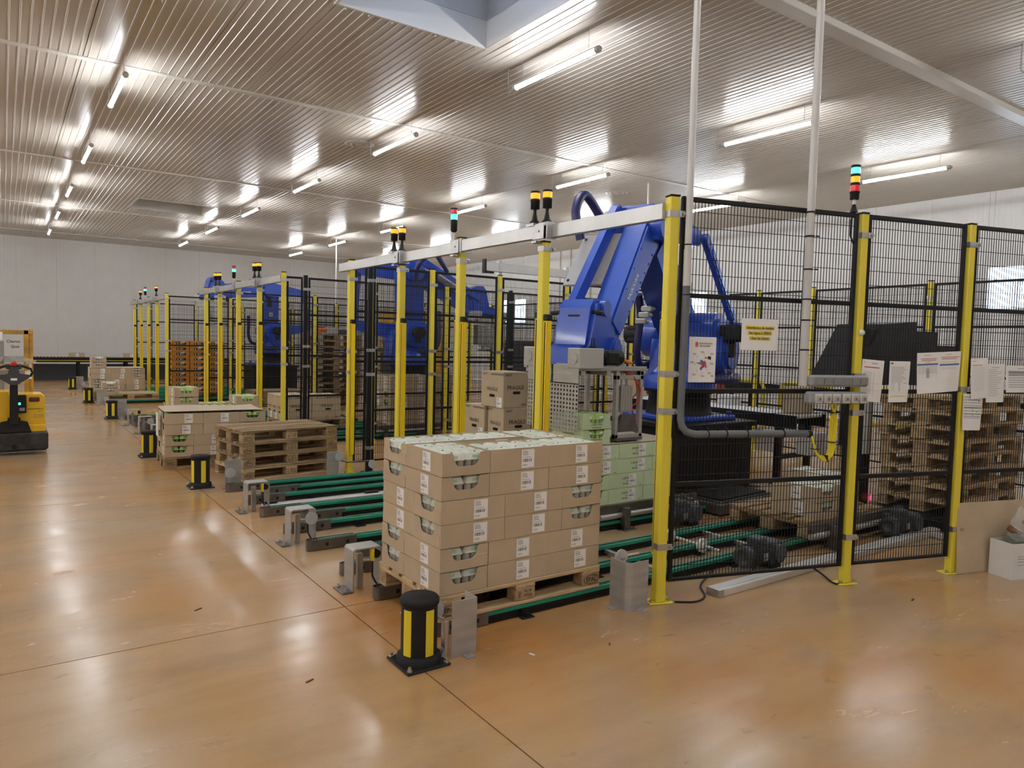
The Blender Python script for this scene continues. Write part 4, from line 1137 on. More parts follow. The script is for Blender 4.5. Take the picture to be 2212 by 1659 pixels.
def robot(base, yaw, elbow, wrist, label, head_yaw=0.0, rod=True):
    t = thing('palletizing_robot', label, 'robot', (base[0], base[1], 0), yaw, 'blue palletizing robots')
    c, s_ = math.cos(-yaw), math.sin(-yaw)
    p = MB()
    p.M = Matrix.Rotation(-yaw, 4, 'Z')
    p.box(-.62, .66, -.58, .50, 0, .74, b=.01).box(-.68, .70, -.62, .54, .74, .80, b=.008)
    for k in range(3): p.box(-.622, .662, -.584, -.579, .16 + .2 * k, .165 + .2 * k)
    p.box(-.72, -.60, -.66, -.56, 0, .015).box(.64, .74, -.66, -.56, 0, .015)
    p.build('pedestal', M['black'], t)
    b = MB(); b.M = Matrix.Rotation(-yaw, 4, 'Z')
    b.box(-.50, .50, -.46, .46, .80, .86, b=.015)
    for sx in (-1, 1):
        for sy in (-1, 1): b.cyl((sx * .44, sy * .40, .86), (sx * .44, sy * .40, .90), .03, n=8)
    b.build('base_plate', M['blue'], t)
    MB().lathe([(.40, .86), (.38, .92), (.36, 1.10), (.42, 1.12), (.42, 1.16)], 28).build('swivel_base', M['black'], t)
    u = MB()
    u.lathe([(.43, 1.16), (.44, 1.30), (.38, 1.38), (.30, 1.50)], 28)
    u.prism([(-.48, 1.20), (.34, 1.20), (.30, 1.62), (.20, 1.98), (-.16, 2.02), (-.40, 1.75)], -.26, .26, 'y')
    u.build('turret', M['blue'], t)
    d = MB()
    d.cyl((0, -.44, 1.80), (0, .46, 1.80), .27, n=28).cyl((0, .46, 1.80), (0, .50, 1.80), .20, n=24).cyl((0, -.48, 1.80), (0, -.44, 1.80), .20, n=24)
    d.cyl((-.12, .28, 1.62), (-.12, .56, 1.62), .29, n=32).cyl((-.12, .56, 1.62), (-.12, .60, 1.62), .21, n=28)
    for k in range(8): d.cyl((-.12 + .25 * math.cos(k * PI / 4), .56, 1.62 + .25 * math.sin(k * PI / 4)), (-.12 + .25 * math.cos(k * PI / 4), .575, 1.62 + .25 * math.sin(k * PI / 4)), .018, n=6, sm=False)
    d.build('shoulder_drum', M['blue'], t)
    mo = MB()
    mo.cyl((0, -.48, 1.80), (0, -.72, 1.80), .11, n=20).box(-.10, .10, -.70, -.54, 1.69, 1.91, b=.03).cyl((0, -.60, 1.70), (0, -.60, 1.60), .035, n=10)
    mo.build('motor', M['plast'], t)
    mo = MB()
    mo.cyl((.02, .50, 1.83), (.02, .78, 1.83), .10, n=20).box(-.08, .12, .54, .76, 1.73, 1.93, b=.03).box(-.05, .06, .56, .66, 1.55, 1.73, b=.02)
    mo.build('motor', M['plast'], t)
    S = (0, 1.80)
    ex, ez = elbow
    l = MB()
    rounded_beam(l, S, elbow, .25, .17, -.15, .13)
    dv = Vector((ex - S[0], ez - S[1])).normalized(); nv = Vector((-dv.y, dv.x))
    beam(l, (S[0] + dv.x * .35, S[1] + dv.y * .35), (ex - dv.x * .25, ez - dv.y * .25), .46, .34, -.17, -.10)
    beam(l, (S[0] + dv.x * .35, S[1] + dv.y * .35), (ex - dv.x * .25, ez - dv.y * .25), .46, .34, .08, .15)
    l.build('lower_arm', M['blued'], t)
    pk = MB(); pm = (S[0] + dv.x * .72, S[1] + dv.y * .72)
    beam(pk, pm, (pm[0] + dv.x * .30, pm[1] + dv.y * .30), .13, .13, .148, .152); pk.build('service_pocket', M['plast'], t)
    st = MB(); F = face_M((S[0] + dv.x * .5 + nv.x * .02, .1525, S[1] + dv.y * .5), (-1, 0, 0), (0, 0, 1))
    st.add([(-.05, -.05, 0), (.05, -.05, 0), (.05, .05, 0), (-.05, .05, 0)], [(0, 1, 2, 3)], 0, False, F)
    st.add([(-.035, -.03, .001), (.035, -.03, .001), (0, .035, .001)], [(0, 1, 2)], 1, False, F)
    st.build('warning_sticker', [M['hily2'], M['ink']], t)
    # rear parallel rod and elbow yoke
    rx = 1.06
    e = MB()
    e.cyl((ex, -.30, ez), (ex, .28, ez), .16, n=24)
    e.prism([(ex + .16, ez + .02), (ex + .05, ez + .22), (ex - .12, ez + .24), (ex - rx, ez + .09), (ex - rx - .06, ez - .02), (ex - rx + .05, ez - .09), (ex - .15, ez - .16), (ex + .1, ez - .15)], .16, .24, 'y')
    e.prism([(ex + .16, ez + .02), (ex + .05, ez + .22), (ex - .12, ez + .24), (ex - .40, ez + .14), (ex - .15, ez - .16), (ex + .1, ez - .15)], -.26, -.18, 'y')
    e.box(ex - .10, ex + .12, -.20, .18, ez + .10, ez + .22, b=.02)
    e.build('elbow_yoke', M['blue'], t)
    if rod:
        r = MB(); a = (S[0] - rx, S[1] + .12); b_ = (ex - rx, ez)
        rounded_beam(r, a, b_, .06, .055, .26, .33)
        beam(r, (a[0] + (b_[0] - a[0]) * .12, a[1] + (b_[1] - a[1]) * .12), (a[0] + (b_[0] - a[0]) * .88, a[1] + (b_[1] - a[1]) * .88), .065, .06, .25, .34)
        r.build('parallel_rod', M['blue'], t)
        r = MB(); r.prism([(S[0] - rx - .08, S[1] + .20), (S[0] - rx + .06, S[1] + .22), (S[0] - .10, S[1] + .16), (S[0] - .10, S[1] - .18), (S[0] - rx, S[1] + .02)], .20, .30, 'y')
        r.cyl((S[0] - rx, .18, S[1] + .12), (S[0] - rx, .40, S[1] + .12), .07, n=16)
        r.build('crank', M['blue'], t)
        r = MB(); rounded_beam(r, (-.30, 1.85), (ex - .42, ez + .02), .06, .05, -.28, -.21); r.build('parallel_rod', M['blue'], t)
    wx, wz = wrist
    ua = MB()
    dv = Vector((wx - ex, wz - ez)); Lu = dv.length; dv.normalize(); nv = Vector((-dv.y, dv.x))
    if nv.y < 0: nv = -nv
    rounded_beam(ua, elbow, wrist, .17, .11, -.10, .14)
    beam(ua, (ex + dv.x * .15, ez + dv.y * .15), (ex + dv.x * (Lu - .25), ez + dv.y * (Lu - .25)), .30, .19, .12, .165)
    for k in range(7):
        for q in (-1, 1):
            pz = .30 + k * .13; wd = .125 - .045 * pz / Lu
            cx_, cz_ = ex + dv.x * pz + nv.x * wd * q, ez + dv.y * pz + nv.y * wd * q
            if q < 0 or k % 2: ua.cyl((cx_, .165, cz_), (cx_, .173, cz_), .012, n=6, sm=False)
    ua.cyl((wx, -.14, wz), (wx, .24, wz), .115, n=22).cyl((wx, .24, wz), (wx, .26, wz), .085, n=20)
    ua.build('upper_arm', M['blue'], t)
    tx = MB(); mid = (ex + dv.x * Lu * .52, ez + dv.y * Lu * .52)
    rt_ = (-dv.x, 0, -dv.y) if dv.x > 0 and dv.y < -.3 else (-dv.x, 0, -dv.y)
    tx.text('YASKAWA', .072, face_M((mid[0], .1670, mid[1]), rt_, (nv.x, 0, nv.y)), align='CENTER')
    tx.build('lettering', M['paper'], t)
    lb = MB(); o0 = (ex - .02 + nv.x * .26, ez + nv.y * .26); o1 = (wx + .16 + nv.x * .10, wz + .14 + nv.y * .05)
    rounded_beam(lb, o0, o1, .07, .06, -.26, -.18); beam(lb, (o0[0] + dv.x * .1, o0[1] + dv.y * .1), (o1[0] - dv.x * .1, o1[1] - dv.y * .1), .09, .075, -.27, -.255)
    lb.build('upper_link', M['blue'], t)
    pl = MB(); q0 = (ex + dv.x * .22 + nv.x * .13, ez + dv.y * .22 + nv.y * .13); q1 = (ex + dv.x * .92 + nv.x * .13, ez + dv.y * .92 + nv.y * .13)
    beam(pl, q0, q1, .03, .03, -.56, -.11)
    for s_ in (.06, .64):
        for yy in (-.52, -.30): pl.cyl((q0[0] + dv.x * s_ + nv.x * .014, yy, q0[1] + dv.y * s_ + nv.y * .014), (q0[0] + dv.x * s_ + nv.x * .022, yy, q0[1] + dv.y * s_ + nv.y * .022), .016, n=10, m=1)
    pl.build('cover_plate', [M['lgrey'], M['plast']], t)
    # wrist head
    wz += .16
    h = MB()
    h.prism([(wx - .06, wz - .28), (wx - .12, wz - .10), (wx - .13, wz + .06), (wx - .02, wz + .20), (wx + .14, wz + .30), (wx + .30, wz + .30), (wx + .36, wz + .22), (wx + .44, wz - .12), (wx + .58, wz - .16), (wx + .60, wz - .30), (wx + .02, wz - .32)], -.17, .15, 'y')
    h.prism([(wx + .10, wz - .28), (wx + .04, wz + .08), (wx + .18, wz + .26), (wx + .30, wz + .26), (wx + .40, wz - .10), (wx + .50, wz - .28)], .15, .19, 'y')
    h.prism([(wx + .10, wz - .28), (wx + .04, wz + .08), (wx + .18, wz + .26), (wx + .30, wz + .26), (wx + .40, wz - .10), (wx + .50, wz - .28)], -.21, -.17, 'y')
    h.cyl((wx + .16, -.24, wz + .22), (wx + .16, .22, wz + .22), .075, n=16)
    h.build('wrist_head', M['blue'], t)
    cl = MB(); cl.tube([(wx + .30, -.30, wz + .17), (wx + .34, 0, wz + .19), (wx + .30, .25, wz + .17)], .022, n=8)
    cl.box(wx + .33, wx + .38, -.08, .06, wz + .05, wz + .16, b=.01)
    cl.build('cable_clamp', M['plast'], t)
    fl = MB(); fl.cyl((wx + .26, 0, wz - .30), (wx + .26, 0, wz - .38), .15, n=24); fl.build('tool_flange', M['dark'], t)
    ho = MB()
    ho.stube([(.10, -.34, 1.45), (.36, -.36, 1.42), (.50, -.34, 1.62), (.52, -.30, 2.0), (.52 + .1 * ex, -.28, 2.25)], .045, n=10)
    ho.build('hose', M['hose'], t); ho = MB()
    ho.stube([(ex - .10, -.38, ez - .2), (ex - .06, -.52, ez + .12), (ex + .2, -.60, ez + .36), (ex + .42, -.58, ez + .15), (ex + dv.x * .5 + .1, -.52, ez + dv.y * .5 + .25)], .05, n=10)
    ho.build('hose', M['hose'], t); ho = MB()
    ho.stube([(-.2, .62, 1.32), (.1, .70, 1.30), (.3, .60, 1.30), (.42, .35, 1.32)], .05, n=10)
    ho.build('hose', M['hose'], t)
    hb = MB(); q = Vector((S[0], S[1])) + (Vector((ex, ez)) - Vector(S)) * .42
    n2 = Vector((ez - S[1], -(ex - S[0]))).normalized()
    for k in range(3):
        a = (q.x + n2.x * (.26 + .1 * k), q.y + n2.y * (.26 + .1 * k))
        hb.box(a[0] - .05, a[0] + .05, -.20, -.08, a[1] - .03, a[1] + .03, b=.008); hb.cyl((a[0], -.22, a[1]), (a[0], -.05, a[1]), .015, n=8)
    hb.build('hose_bracket', M['steel'], t)
    return t
robot((6.70, 6.00), math.atan2(-.335, -.942), (1.18, 2.92), (2.16, 1.62), 'large blue robot reaching down over the pale green crates, nearest cell')
robot((6.80, 13.35), math.atan2(-.16, .99), (.06, 3.02), (1.25, 2.36), 'blue robot with upright lower arm and drooping forearm, middle cell')
robot((6.55, 22.0), math.atan2(-.10, -.99), (.10, 2.98), (1.44, 2.82), 'farthest blue robot with a level forearm, far cell')

# ---- grippers
def perf_plate(L, H, nx, nz, r, x0=0.0):
    """plate in the yz plane with real holes"""
    mb = MB(); dy, dz = L / nx, H / nz; n = 8
    for i in range(nx):
        for j in range(nz):
            cy, cz = (i + .5) * dy, (j + .5) * dz
            rim = []; out = []
            for k in range(n):
                a = PI / 4 * k + PI / 8
                rim.append((x0, cy + r * math.cos(a), cz + r * math.sin(a)))
            c4 = [(dy / 2, dz / 2), (-dy / 2, dz / 2), (-dy / 2, -dz / 2), (dy / 2, -dz / 2)]
            out = [(x0, cy + a, cz + b_) for a, b_ in c4]
            vs = rim + out
            fs = [(0, 1, 8), (1, 2, 9, 8), (2, 3, 9), (3, 4, 10, 9), (4, 5, 10), (5, 6, 11, 10), (6, 7, 11), (7, 0, 8, 11)]
            mb.add(vs, fs)
            vs2 = rim + [(x0 + .003, y, z) for _, y, z in rim]
            mb.add(vs2, [(k, (k + 1) % n, n + (k + 1) % n, n + k) for k in range(n)])
    return mb
def gripper(loc, rz, label):
    t = thing('box_gripper', label, 'gripper', loc, rz, 'crate grippers under the robots')
    f = MB()
    for x in (-.30, .0, .42): f.box(x, x + .05, -.50, .32, .60, .65, b=.003)
    for y in (-.50, -.10, .28): f.box(-.32, .50, y, y + .05, .64, .68, b=.003)
    f.box(.12, .155, -.50, -.45, .02, .64, b=.003).box(.42, .46, -.50, -.45, .02, .64, b=.003).box(.12, .46, -.50, -.45, .02, .06, b=.003).box(.12, .46, -.50, -.45, .56, .60, b=.003)
    f.box(.12, .155, .24, .29, .02, .64, b=.003).box(.42, .46, .24, .29, .02, .64, b=.003).box(.12, .46, .24, .29, .02, .06, b=.003)
    f.build('frame', M['steel'], t)
    for (y0, L_, nx) in ((-.50, .74, 17),):
        pp = perf_plate(L_, .42, nx, 11, .0125); pp.M = None
        o = pp.build('perforated_plate', M['steel'], t, (-.33, y0, .10))
        MB().box(-.335, -.326, y0, y0 + L_ * .48, .53, .70, b=.002).box(-.335, -.326, y0 + L_ * .52, y0 + L_, .53, .70, b=.002).build('hinge_plate', M['steel'], t)
    bx = MB()
    for y in (-.52, .14):
        o = MB().box(-.34, -.06, y, y + .17, .66, .84, b=.006).build('junction_box', M['lgrey'], t)
        d = MB(); d.box(-.3425, -.340, y + .01, y + .16, .67, .83, b=.001); d.cyl((-.343, y + .085, .75), (-.348, y + .085, .75), .055, n=20); d.build('cover', M['steel'], o)
    m = MB(); m.cyl((-.02, -.42, .76), (.22, -.42, .76), .07, n=16).box(.0, .16, -.50, -.36, .69, .82, b=.02); m.build('motor', M['plast'], t)
    m = MB(); m.box(.10, .34, -.30, -.10, .69, .80, b=.01); m.build('valve_box', M['lgrey'], t)
    m = MB(); m.cyl((.22, -.05, .76), (.52, -.05, .76), .025, n=12).box(.48, .56, -.14, .04, .66, .86, b=.01); m.build('spindle', M['galv'], t)
    m = MB(); m.box(-.30, .12, .02, .026, .14, .56)
    for i in range(9):
        for k in range(8):
            cx_, cz_ = -.27 + i * .045, .18 + k * .045; s = 1 if (i + k) % 2 else -1
            m.prism([(cx_ - .016, cz_ - .013 * s), (cx_ - .013, cz_ - .016 * s), (cx_ + .016, cz_ + .013 * s), (cx_ + .013, cz_ + .016 * s)], .018, .022, 'y')
    m.build('checker_plate', M['steeld'], t)
    m = MB(); m.box(.20, .34, -.49, -.38, .26, .50, b=.006)
    for k in range(4): m.box(.205 + .035 * k, .215 + .035 * k, -.496, -.49, .27, .49)
    m.cyl((.24, -.44, .50), (.24, -.44, .62), .012, n=8).cyl((.30, -.44, .50), (.30, -.44, .62), .012, n=8)
    m.build('air_cylinder', M['alu'], t)
    m = MB(); m.prism([(.14, .08), (.42, .08), (.34, .24), (.20, .24)], -.50, -.47, 'y'); m.box(.13, .46, -.51, -.35, .0, .03, b=.004); m.build('clamp_foot', M['steeld'], t)
    a = MB()
    a.stube([(.20, -.42, .66), (.34, -.50, .58), (.38, -.50, .45), (.34, -.47, .38)], .008, n=6).stube([(.25, -.42, .64), (.40, -.50, .52), (.41, -.49, .36), (.36, -.46, .30), (.41, -.47, .16)], .008, n=6)
    a.stube([(.22, -.38, .66), (.36, -.46, .60), (.40, -.48, .48)], .008, n=6); a.build('air_line', M['rcable'], t)
    a = MB(); a.stube([(.16, -.36, .80), (.26, -.42, .74), (.36, -.44, .71)], .016, n=8).stube([(.0, .30, .72), (-.1, .1, .74), (.1, -.1, .70)], .010, n=6); a.build('cable', M['ocable'], t)
    a = MB(); a.box(-.10, -.05, -.40, -.36, .84, .86).cyl((-.09, -.38, .86), (-.09, -.38, .93), .006, n=6).cyl((-.06, -.38, .86), (-.06, -.38, .93), .006, n=6).box(-.02, .4, .1, .3, .68, .74, b=.02); a.build('sensor_rail', M['plast'], t)
    return t
gripper((4.42, 5.31, .79), 0, 'perforated steel gripper holding two pale green crates under the nearest robot')
gripper((8.29, 13.11, 1.45), R(95), 'perforated steel gripper hanging from the middle robot')
gripper((4.86, 21.82, 1.91), R(40), 'steel gripper hanging from the farthest robot')
# ================================================================ things on and around the slanting fence
def on_fence(t, z, off=.02): return fence_pt(t, off, z)
def sheet(name, t0, t1, z0, z1, label, cat, group=None, skew=(0, 0), off=.022, dz=0.0, curl=.012, n=5, mats=None):
    """paper hung on the fence: local x along the fence, z up, slightly curled"""
    w_, h = t1 - t0, z1 - z0
    th = thing(name, label, cat, fence_pt(t0, off, z0), FA, group)
    mb = MB(); vs = []
    for i in range(n + 1):
        for j in range(n + 1):
            a, b_ = i / n, j / n
            x = a * w_ + skew[0] * (1 - b_); z = b_ * h + skew[1] * a
            vs.append((x, -curl * math.sin(a * 2.6 + 1) * (1 - b_) ** 1.5, z))
    k = len(vs); vs += [(x, y + .001, z) for x, y, z in vs]
    fs = []
    for i in range(n):
        for j in range(n):
            q = (i * (n + 1) + j, (i + 1) * (n + 1) + j, (i + 1) * (n + 1) + j + 1, i * (n + 1) + j + 1); fs += [q, tuple(v + k for v in q[::-1])]
    mb.add(vs, fs, 0, True); mb.build('paper', M['paper'], th)
    def P(a, b_, d=.0016):
        return (a * w_ + skew[0] * (1 - b_), -curl * math.sin(a * 2.6 + 1) * (1 - b_) ** 1.5 - d, b_ * h + skew[1] * a)
    return th, P, w_, h
def bars(th, P, rows, name, m):
    mb = MB()
    for (a0, a1, b0, b1) in rows:
        n = max(1, int((a1 - a0) / .2)); k = max(1, int((b1 - b0) / .2))
        for i in range(n):
            for j in range(k):
                x0, x1 = a0 + (a1 - a0) * i / n, a0 + (a1 - a0) * (i + 1) / n; z0, z1 = b0 + (b1 - b0) * j / k, b0 + (b1 - b0) * (j + 1) / k
                mb.quad(P(x0, z0), P(x1, z0), P(x1, z1), P(x0, z1))
    mb.build(name, m, th)
rr = random.Random(11)
def textrows(a0, a1, b_top, n, step, hgt=.008):
    return [(a0, a0 + (a1 - a0) * rr.uniform(.55, 1), b_top - k * step - hgt, b_top - k * step) for k in range(n)]
NG = 'white notices tied to the slanting fence'
# poster with a small illustration
th, P, w_, h = sheet('poster', .145, .347, 1.438, 1.732, 'white poster headed with a big 8 and a small flying figure', 'poster', curl=.002)
mb = MB(); F = face_M((w_ * .27, -.003, h * .83), (1, 0, 0), (0, 0, 1))
mb.text('8', .045, F); mb.build('numeral', M['inkred'], th)
mb = MB(); mb.text('QUALITÉS D\'UN', .0135, face_M((w_ * .60, -.003, h * .855), (1, 0, 0), (0, 0, 1))); mb.text('VRAI LEADER', .0135, face_M((w_ * .57, -.003, h * .80), (1, 0, 0), (0, 0, 1)))
mb.text('M', .014, face_M((w_ * .88, -.003, h * .14), (1, 0, 0), (0, 0, 1)))
mb.build('heading', M['ink'], th)
rows = []
for (a, b_) in ((.50, .68), (.20, .635), (.85, .645), (.12, .455), (.85, .43), (.20, .185), (.52, .155), (.77, .22)):
    rows += [(a - .07, a + .05, b_ - .007, b_), (a - .05, a + .07, b_ - .028, b_ - .021)]
rows += [(.30, .31, .55, .58), (.56, .57, .595, .62), (.80, .81, .56, .59), (.22, .23, .38, .41), (.75, .76, .36, .39), (.30, .31, .24, .27), (.49, .50, .20, .23), (.68, .69, .27, .30)]
bars(th, P, rows, 'caption', M['ink'])
def poly(th, P, pts, name, m, d=.0022):
    mb = MB(); mb.add([P(a, b_, d) for a, b_ in pts], [tuple(range(len(pts)))]); mb.build(name, m, th)
poly(th, P, [(.27, .43), (.62, .48), (.68, .31), (.55, .36)], 'cape', M['mgrey'])
poly(th, P, [(.52, .46), (.60, .44), (.57, .33), (.47, .31), (.49, .40)], 'jacket', M['inkred'], .0026)
poly(th, P, [(.47, .36), (.52, .31), (.45, .26), (.40, .31)], 'trousers', M['inkblue'], .0026)
poly(th, P, [(.41, .49), (.50, .50), (.53, .43), (.45, .42)], 'sleeve', M['inkblue'], .0026)
poly(th, P, [(.58, .53), (.64, .54), (.66, .49), (.61, .46)], 'face', M['paper'], .0028)
poly(th, P, [(.57, .53), (.62, .57), (.67, .54), (.61, .52)], 'hair', M['inkred'], .0030)
poly(th, P, [(.71, .585), (.82, .56), (.80, .50), (.69, .52)], 'folder', M['ink'], .0028)
th, P, w_, h = sheet('notice', .536, .823, 1.654, 1.863, 'plastic-covered notice with three lines of text in yellow marker', 'notice', NG, curl=.003)
mb = MB()
for k, (tx, ww) in enumerate((('Interdiction de mettre', .80), ('des lignes à ZERO', .66), ('chez les clients', .58))):
    zc = h * (.71 - .165 * k)
    mb.text(tx, .0245, face_M((w_ * .5, -.0045, zc), (1, 0, 0), (0, 0, 1)), squeeze=.95)
mb.build('wording', M['ink'], th)
bars(th, P, [(.5 - ww / 2, .5 + ww / 2, .71 - .165 * k - .055, .71 - .165 * k + .06) for k, ww in enumerate((.80, .66, .58))], 'highlight', M['hily2'])
# row of paperwork
th, P, w_, h = sheet('notice', 1.548, 1.745, 1.315, 1.612, 'white notice with a red heading, first right of the second yellow post', 'notice', NG, skew=(-.014, -.012))
bars(th, P, [(.42, .72, .92, .93), (.46, .68, .90, .907)] + [(.08, .85, .45 - .0 + k * .0, .451) for k in range(1)] + [(.08, .45, .70 - k * .03, .706 - k * .03) for k in range(18)] + [(.55, .56, .12, .72), (.85, .852, .12, .72), (.05, .85, .43, .433), (.05, .85, .27, .273)], 'print', M['inkgrey'])
bars(th, P, [(.10, .80, .81, .83)], 'red_heading', M['inkred']); bars(th, P, [(.10, .15, .91, .95)], 'emblem', M['hily2'])
th, P, w_, h = sheet('notice', 1.796, 1.985, 1.305, 1.600, 'white notice with a green marked line, second from the second yellow post', 'notice', NG, skew=(-.006, 0))
bars(th, P, textrows(.08, .9, .86, 12, .032) + [(.1, .3, .46, .47), (.42, .58, .46, .47), (.7, .88, .46, .47)] + [(.1, .25, .42 - .045 * k, .427 - .045 * k) for k in range(4)] + [(.45, .55, .42 - .045 * k, .435 - .045 * k) for k in range(4)], 'print', M['inkgrey'])
bars(th, P, [(.05, .16, .93, .96)], 'emblem', M['ink']); bars(th, P, [(.05, .9, .14, .16)], 'green_line', mat('green_marker', (.70, .78, .25), .6))
th, P, w_, h = sheet('notice', 2.044, 2.465, 1.365, 1.662, 'widest white notice, two pages side by side with blue table headings', 'notice', NG, skew=(.0, .022), curl=.02)
bars(th, P, [(.16, .30, .925, .935), (.64, .78, .925, .935)] + [(.03, .45, .66 - .025 * k, .664 - .025 * k) for k in range(8)] + [(.20, .28, .60 - .02 * k, .61 - .02 * k) for k in range(12)] + [(.03 + .1 * k, .032 + .1 * k, .36, .70) for k in range(5)] + [(.55, .9, .60 - .03 * k, .604 - .03 * k) for k in range(2)], 'print', M['inkgrey'])
bars(th, P, [(.08, .44, .84, .852), (.10, .42, .80, .812), (.54, .96, .86, .872), (.56, .90, .82, .832)], 'red_heading', M['inkred'])
bars(th, P, [(.0, .47, .69, .73), (.51, .97, .66, .70)], 'table_heading', M['inkblue']); bars(th, P, [(.18, .30, .755, .77), (.52, .90, .745, .757)], 'yellow_line', M['hily2'])
th, P, w_, h = sheet('notice', 2.526, 2.690, 1.330, 1.632, 'narrow white notice overlapping the third yellow post', 'notice', NG, skew=(.012, .006), off=.055)
bars(th, P, [(.1, .3, .92, .93)] + [(.1, .85, .78 - .028 * k, .782 - .028 * k) for k in range(22)] + [(.3 + .14 * k, .304 + .14 * k, .2, .78) for k in range(4)], 'print', M['inkgrey']); bars(th, P, [(.1, .7, .82, .832)], 'red_heading', M['inkred'])
th, P, w_, h = sheet('notice', 2.706, 2.902, 1.303, 1.594, 'white notice of typed paragraphs right of the third yellow post', 'notice', NG, skew=(.008, 0), off=.035)
bars(th, P, [(.3, .7, .90, .912)] + textrows(.12, .92, .85, 15, .048), 'print', M['inkgrey'])
th, P, w_, h = sheet('notice', 2.932, 3.225, 1.377, 1.584, 'white landscape notice with thick dark table rows', 'notice', NG)
bars(th, P, [(.08, .95, .62 - .085 * k, .64 - .085 * k) for k in range(6)] + [(.08, .95, .70, .80), (.4, .7, .88, .90)], 'print', M['inkgrey']); bars(th, P, [(.08, .95, .655, .672)], 'dark_row', M['ink'])
th, P, w_, h = sheet('notice', 2.480, 2.674, 1.098, 1.370, 'lower white notice with green and blue striped table', 'notice', NG, skew=(-.004, -.006), off=.05)
bars(th, P, [(.04, .96, .90 - .075 * k, .915 - .075 * k) for k in range(8)], 'print', M['inkgrey']); bars(th, P, [(.04, .96, .62, .64), (.04, .96, .44, .455)], 'green_row', M['inkg'])
bars(th, P, [(.04, .96, .335, .345)], 'blue_row', M['inkblue']); bars(th, P, [(.45, .52, .55, .57), (.48, .55, .40, .42), (.75, .85, .80, .82), (.70, .76, .50, .52)], 'orange_mark', M['ocable'])

# pipes and conduit
t = thing('pvc_pipe', 'white plastic pipe dropping from the ceiling to the grey conduit', 'pipe', fence_pt(.088, .055, 0), FA, 'white pipes from the ceiling')
MB().cyl((0, 0, 2.05), (0, 0, ZC), .0215, n=14).build('pipe', M['pvc'], t)
MB().cyl((0, 0, 2.05), (0, 0, 2.28), .0245, n=14).build('sleeve', M['pvc'], t)
MB().cyl((0, 0, 2.305), (0, 0, 2.313), .0235, n=12).cyl((0, 0, 1.99), (0, 0, 1.998), .026, n=12).build('cable_tie', M['plast'], t)
t = thing('pvc_pipe', 'white plastic pipe dropping from the ceiling to the light switches', 'pipe', fence_pt(1.018, .055, 0), FA, 'white pipes from the ceiling')
MB().cyl((0, 0, 1.50), (0, 0, ZC), .025, n=14).build('pipe', M['pvc'], t)
MB().cyl((0, 0, 1.42), (0, 0, 2.37), .029, n=14).build('sleeve', M['pvc'], t)
for z in (1.66, 1.86, 2.0, 2.2, 2.42, 2.58): MB().cyl((0, 0, z), (0, 0, z + .010), .0315, n=12).box(.024, .05, -.035, -.027, z, z + .009).build('cable_tie', M['plast'], t)
t = thing('conduit', 'ribbed grey conduit bending along the mesh to the yellow cables', 'conduit', fence_pt(0, .055, 0), FA)
pts = [(.088, 0, 2.06), (.086, 0, 1.7), (.080, 0, 1.26), (.082, 0, 1.20), (.095, 0, 1.155), (.125, 0, 1.122), (.17, 0, 1.108), (.205, 0, 1.103), (.5, 0, 1.102), (.8, 0, 1.099), (1.09, 0, 1.092)]
MB().tube(pts, .0235, n=12).build('hose', M['conduit'], t)
rb = MB()
for k in range(80): rb.cyl((.0875 - k * .0001, 0, 2.05 - k * .0098), (.0875 - k * .0001, 0, 2.0455 - k * .0098), .0252, n=10, caps=False)
for k in range(110): rb.cyl((.215 + k * .0079, 0, 1.1028 - k * .00008), (.219 + k * .0079, 0, 1.1028 - k * .00008), .0252, n=10, caps=False)
o = rb.build('rib', M['conduit'], t); o['kind'] = 'stuff'
for x, z in ((.28, 1.103), (.42, 1.103), (.58, 1.102), (.87, 1.098)): MB().cyl((x, 0, z), (x + .008, 0, z), .0275, n=12).box(x, x + .007, -.012, 0, z + .02, z + .045).build('cable_tie', M['plast'], t)
MB().cyl((1.075, 0, 1.0925), (1.10, 0, 1.092), .027, n=12).build('end_bush', M['plast'], t)
t = thing('cable_bundle', 'looped bundle of yellow cables hanging from the conduit up to the sockets', 'cable', fence_pt(0, .06, 0), FA)
for k in range(4):
    d = (k - 1.5) * .008
    pts = [(1.09, d, 1.093), (1.112, d, 1.06 + d), (1.135 + d, d, 1.01), (1.160 + d, d, .955), (1.195, d, .925 + d), (1.235, d, .920 + d), (1.268 - d, d, .945), (1.283 - d, d, 1.0), (1.287 - d, d, 1.1), (1.287 - d, d, 1.2)]
    pts += [(1.275, d, 1.25), (1.245 + d, d, 1.31)] if k < 2 else [(1.30, d, 1.25), (1.325 + d, d, 1.31)]
    sm = []
    for i in range(len(pts) - 1):
        p0 = Vector(pts[max(i - 1, 0)]); p1 = Vector(pts[i]); p2 = Vector(pts[i + 1]); p3 = Vector(pts[min(i + 2, len(pts) - 1)])
        for q in range(4):
            u = q / 4; sm.append(.5 * ((2 * p1) + (-p0 + p2) * u + (2 * p0 - 5 * p1 + 4 * p2 - p3) * u * u + (-p0 + 3 * p1 - 3 * p2 + p3) * u ** 3))
    sm.append(Vector(pts[-1])); MB().tube(sm, .0068, n=8).build('cable', M['cable'], t)
for (x, z, hz) in ((1.142, .985, 0), (1.235, .92, 1), (1.285, 1.03, 0), (1.287, 1.235, 0)):
    (MB().box(x - .022, x + .022, -.022, .022, z, z + .006) if not hz else MB().box(x - .003, x + .003, -.022, .022, z - .022, z + .024)).build('cable_tie', M['plast'], t)
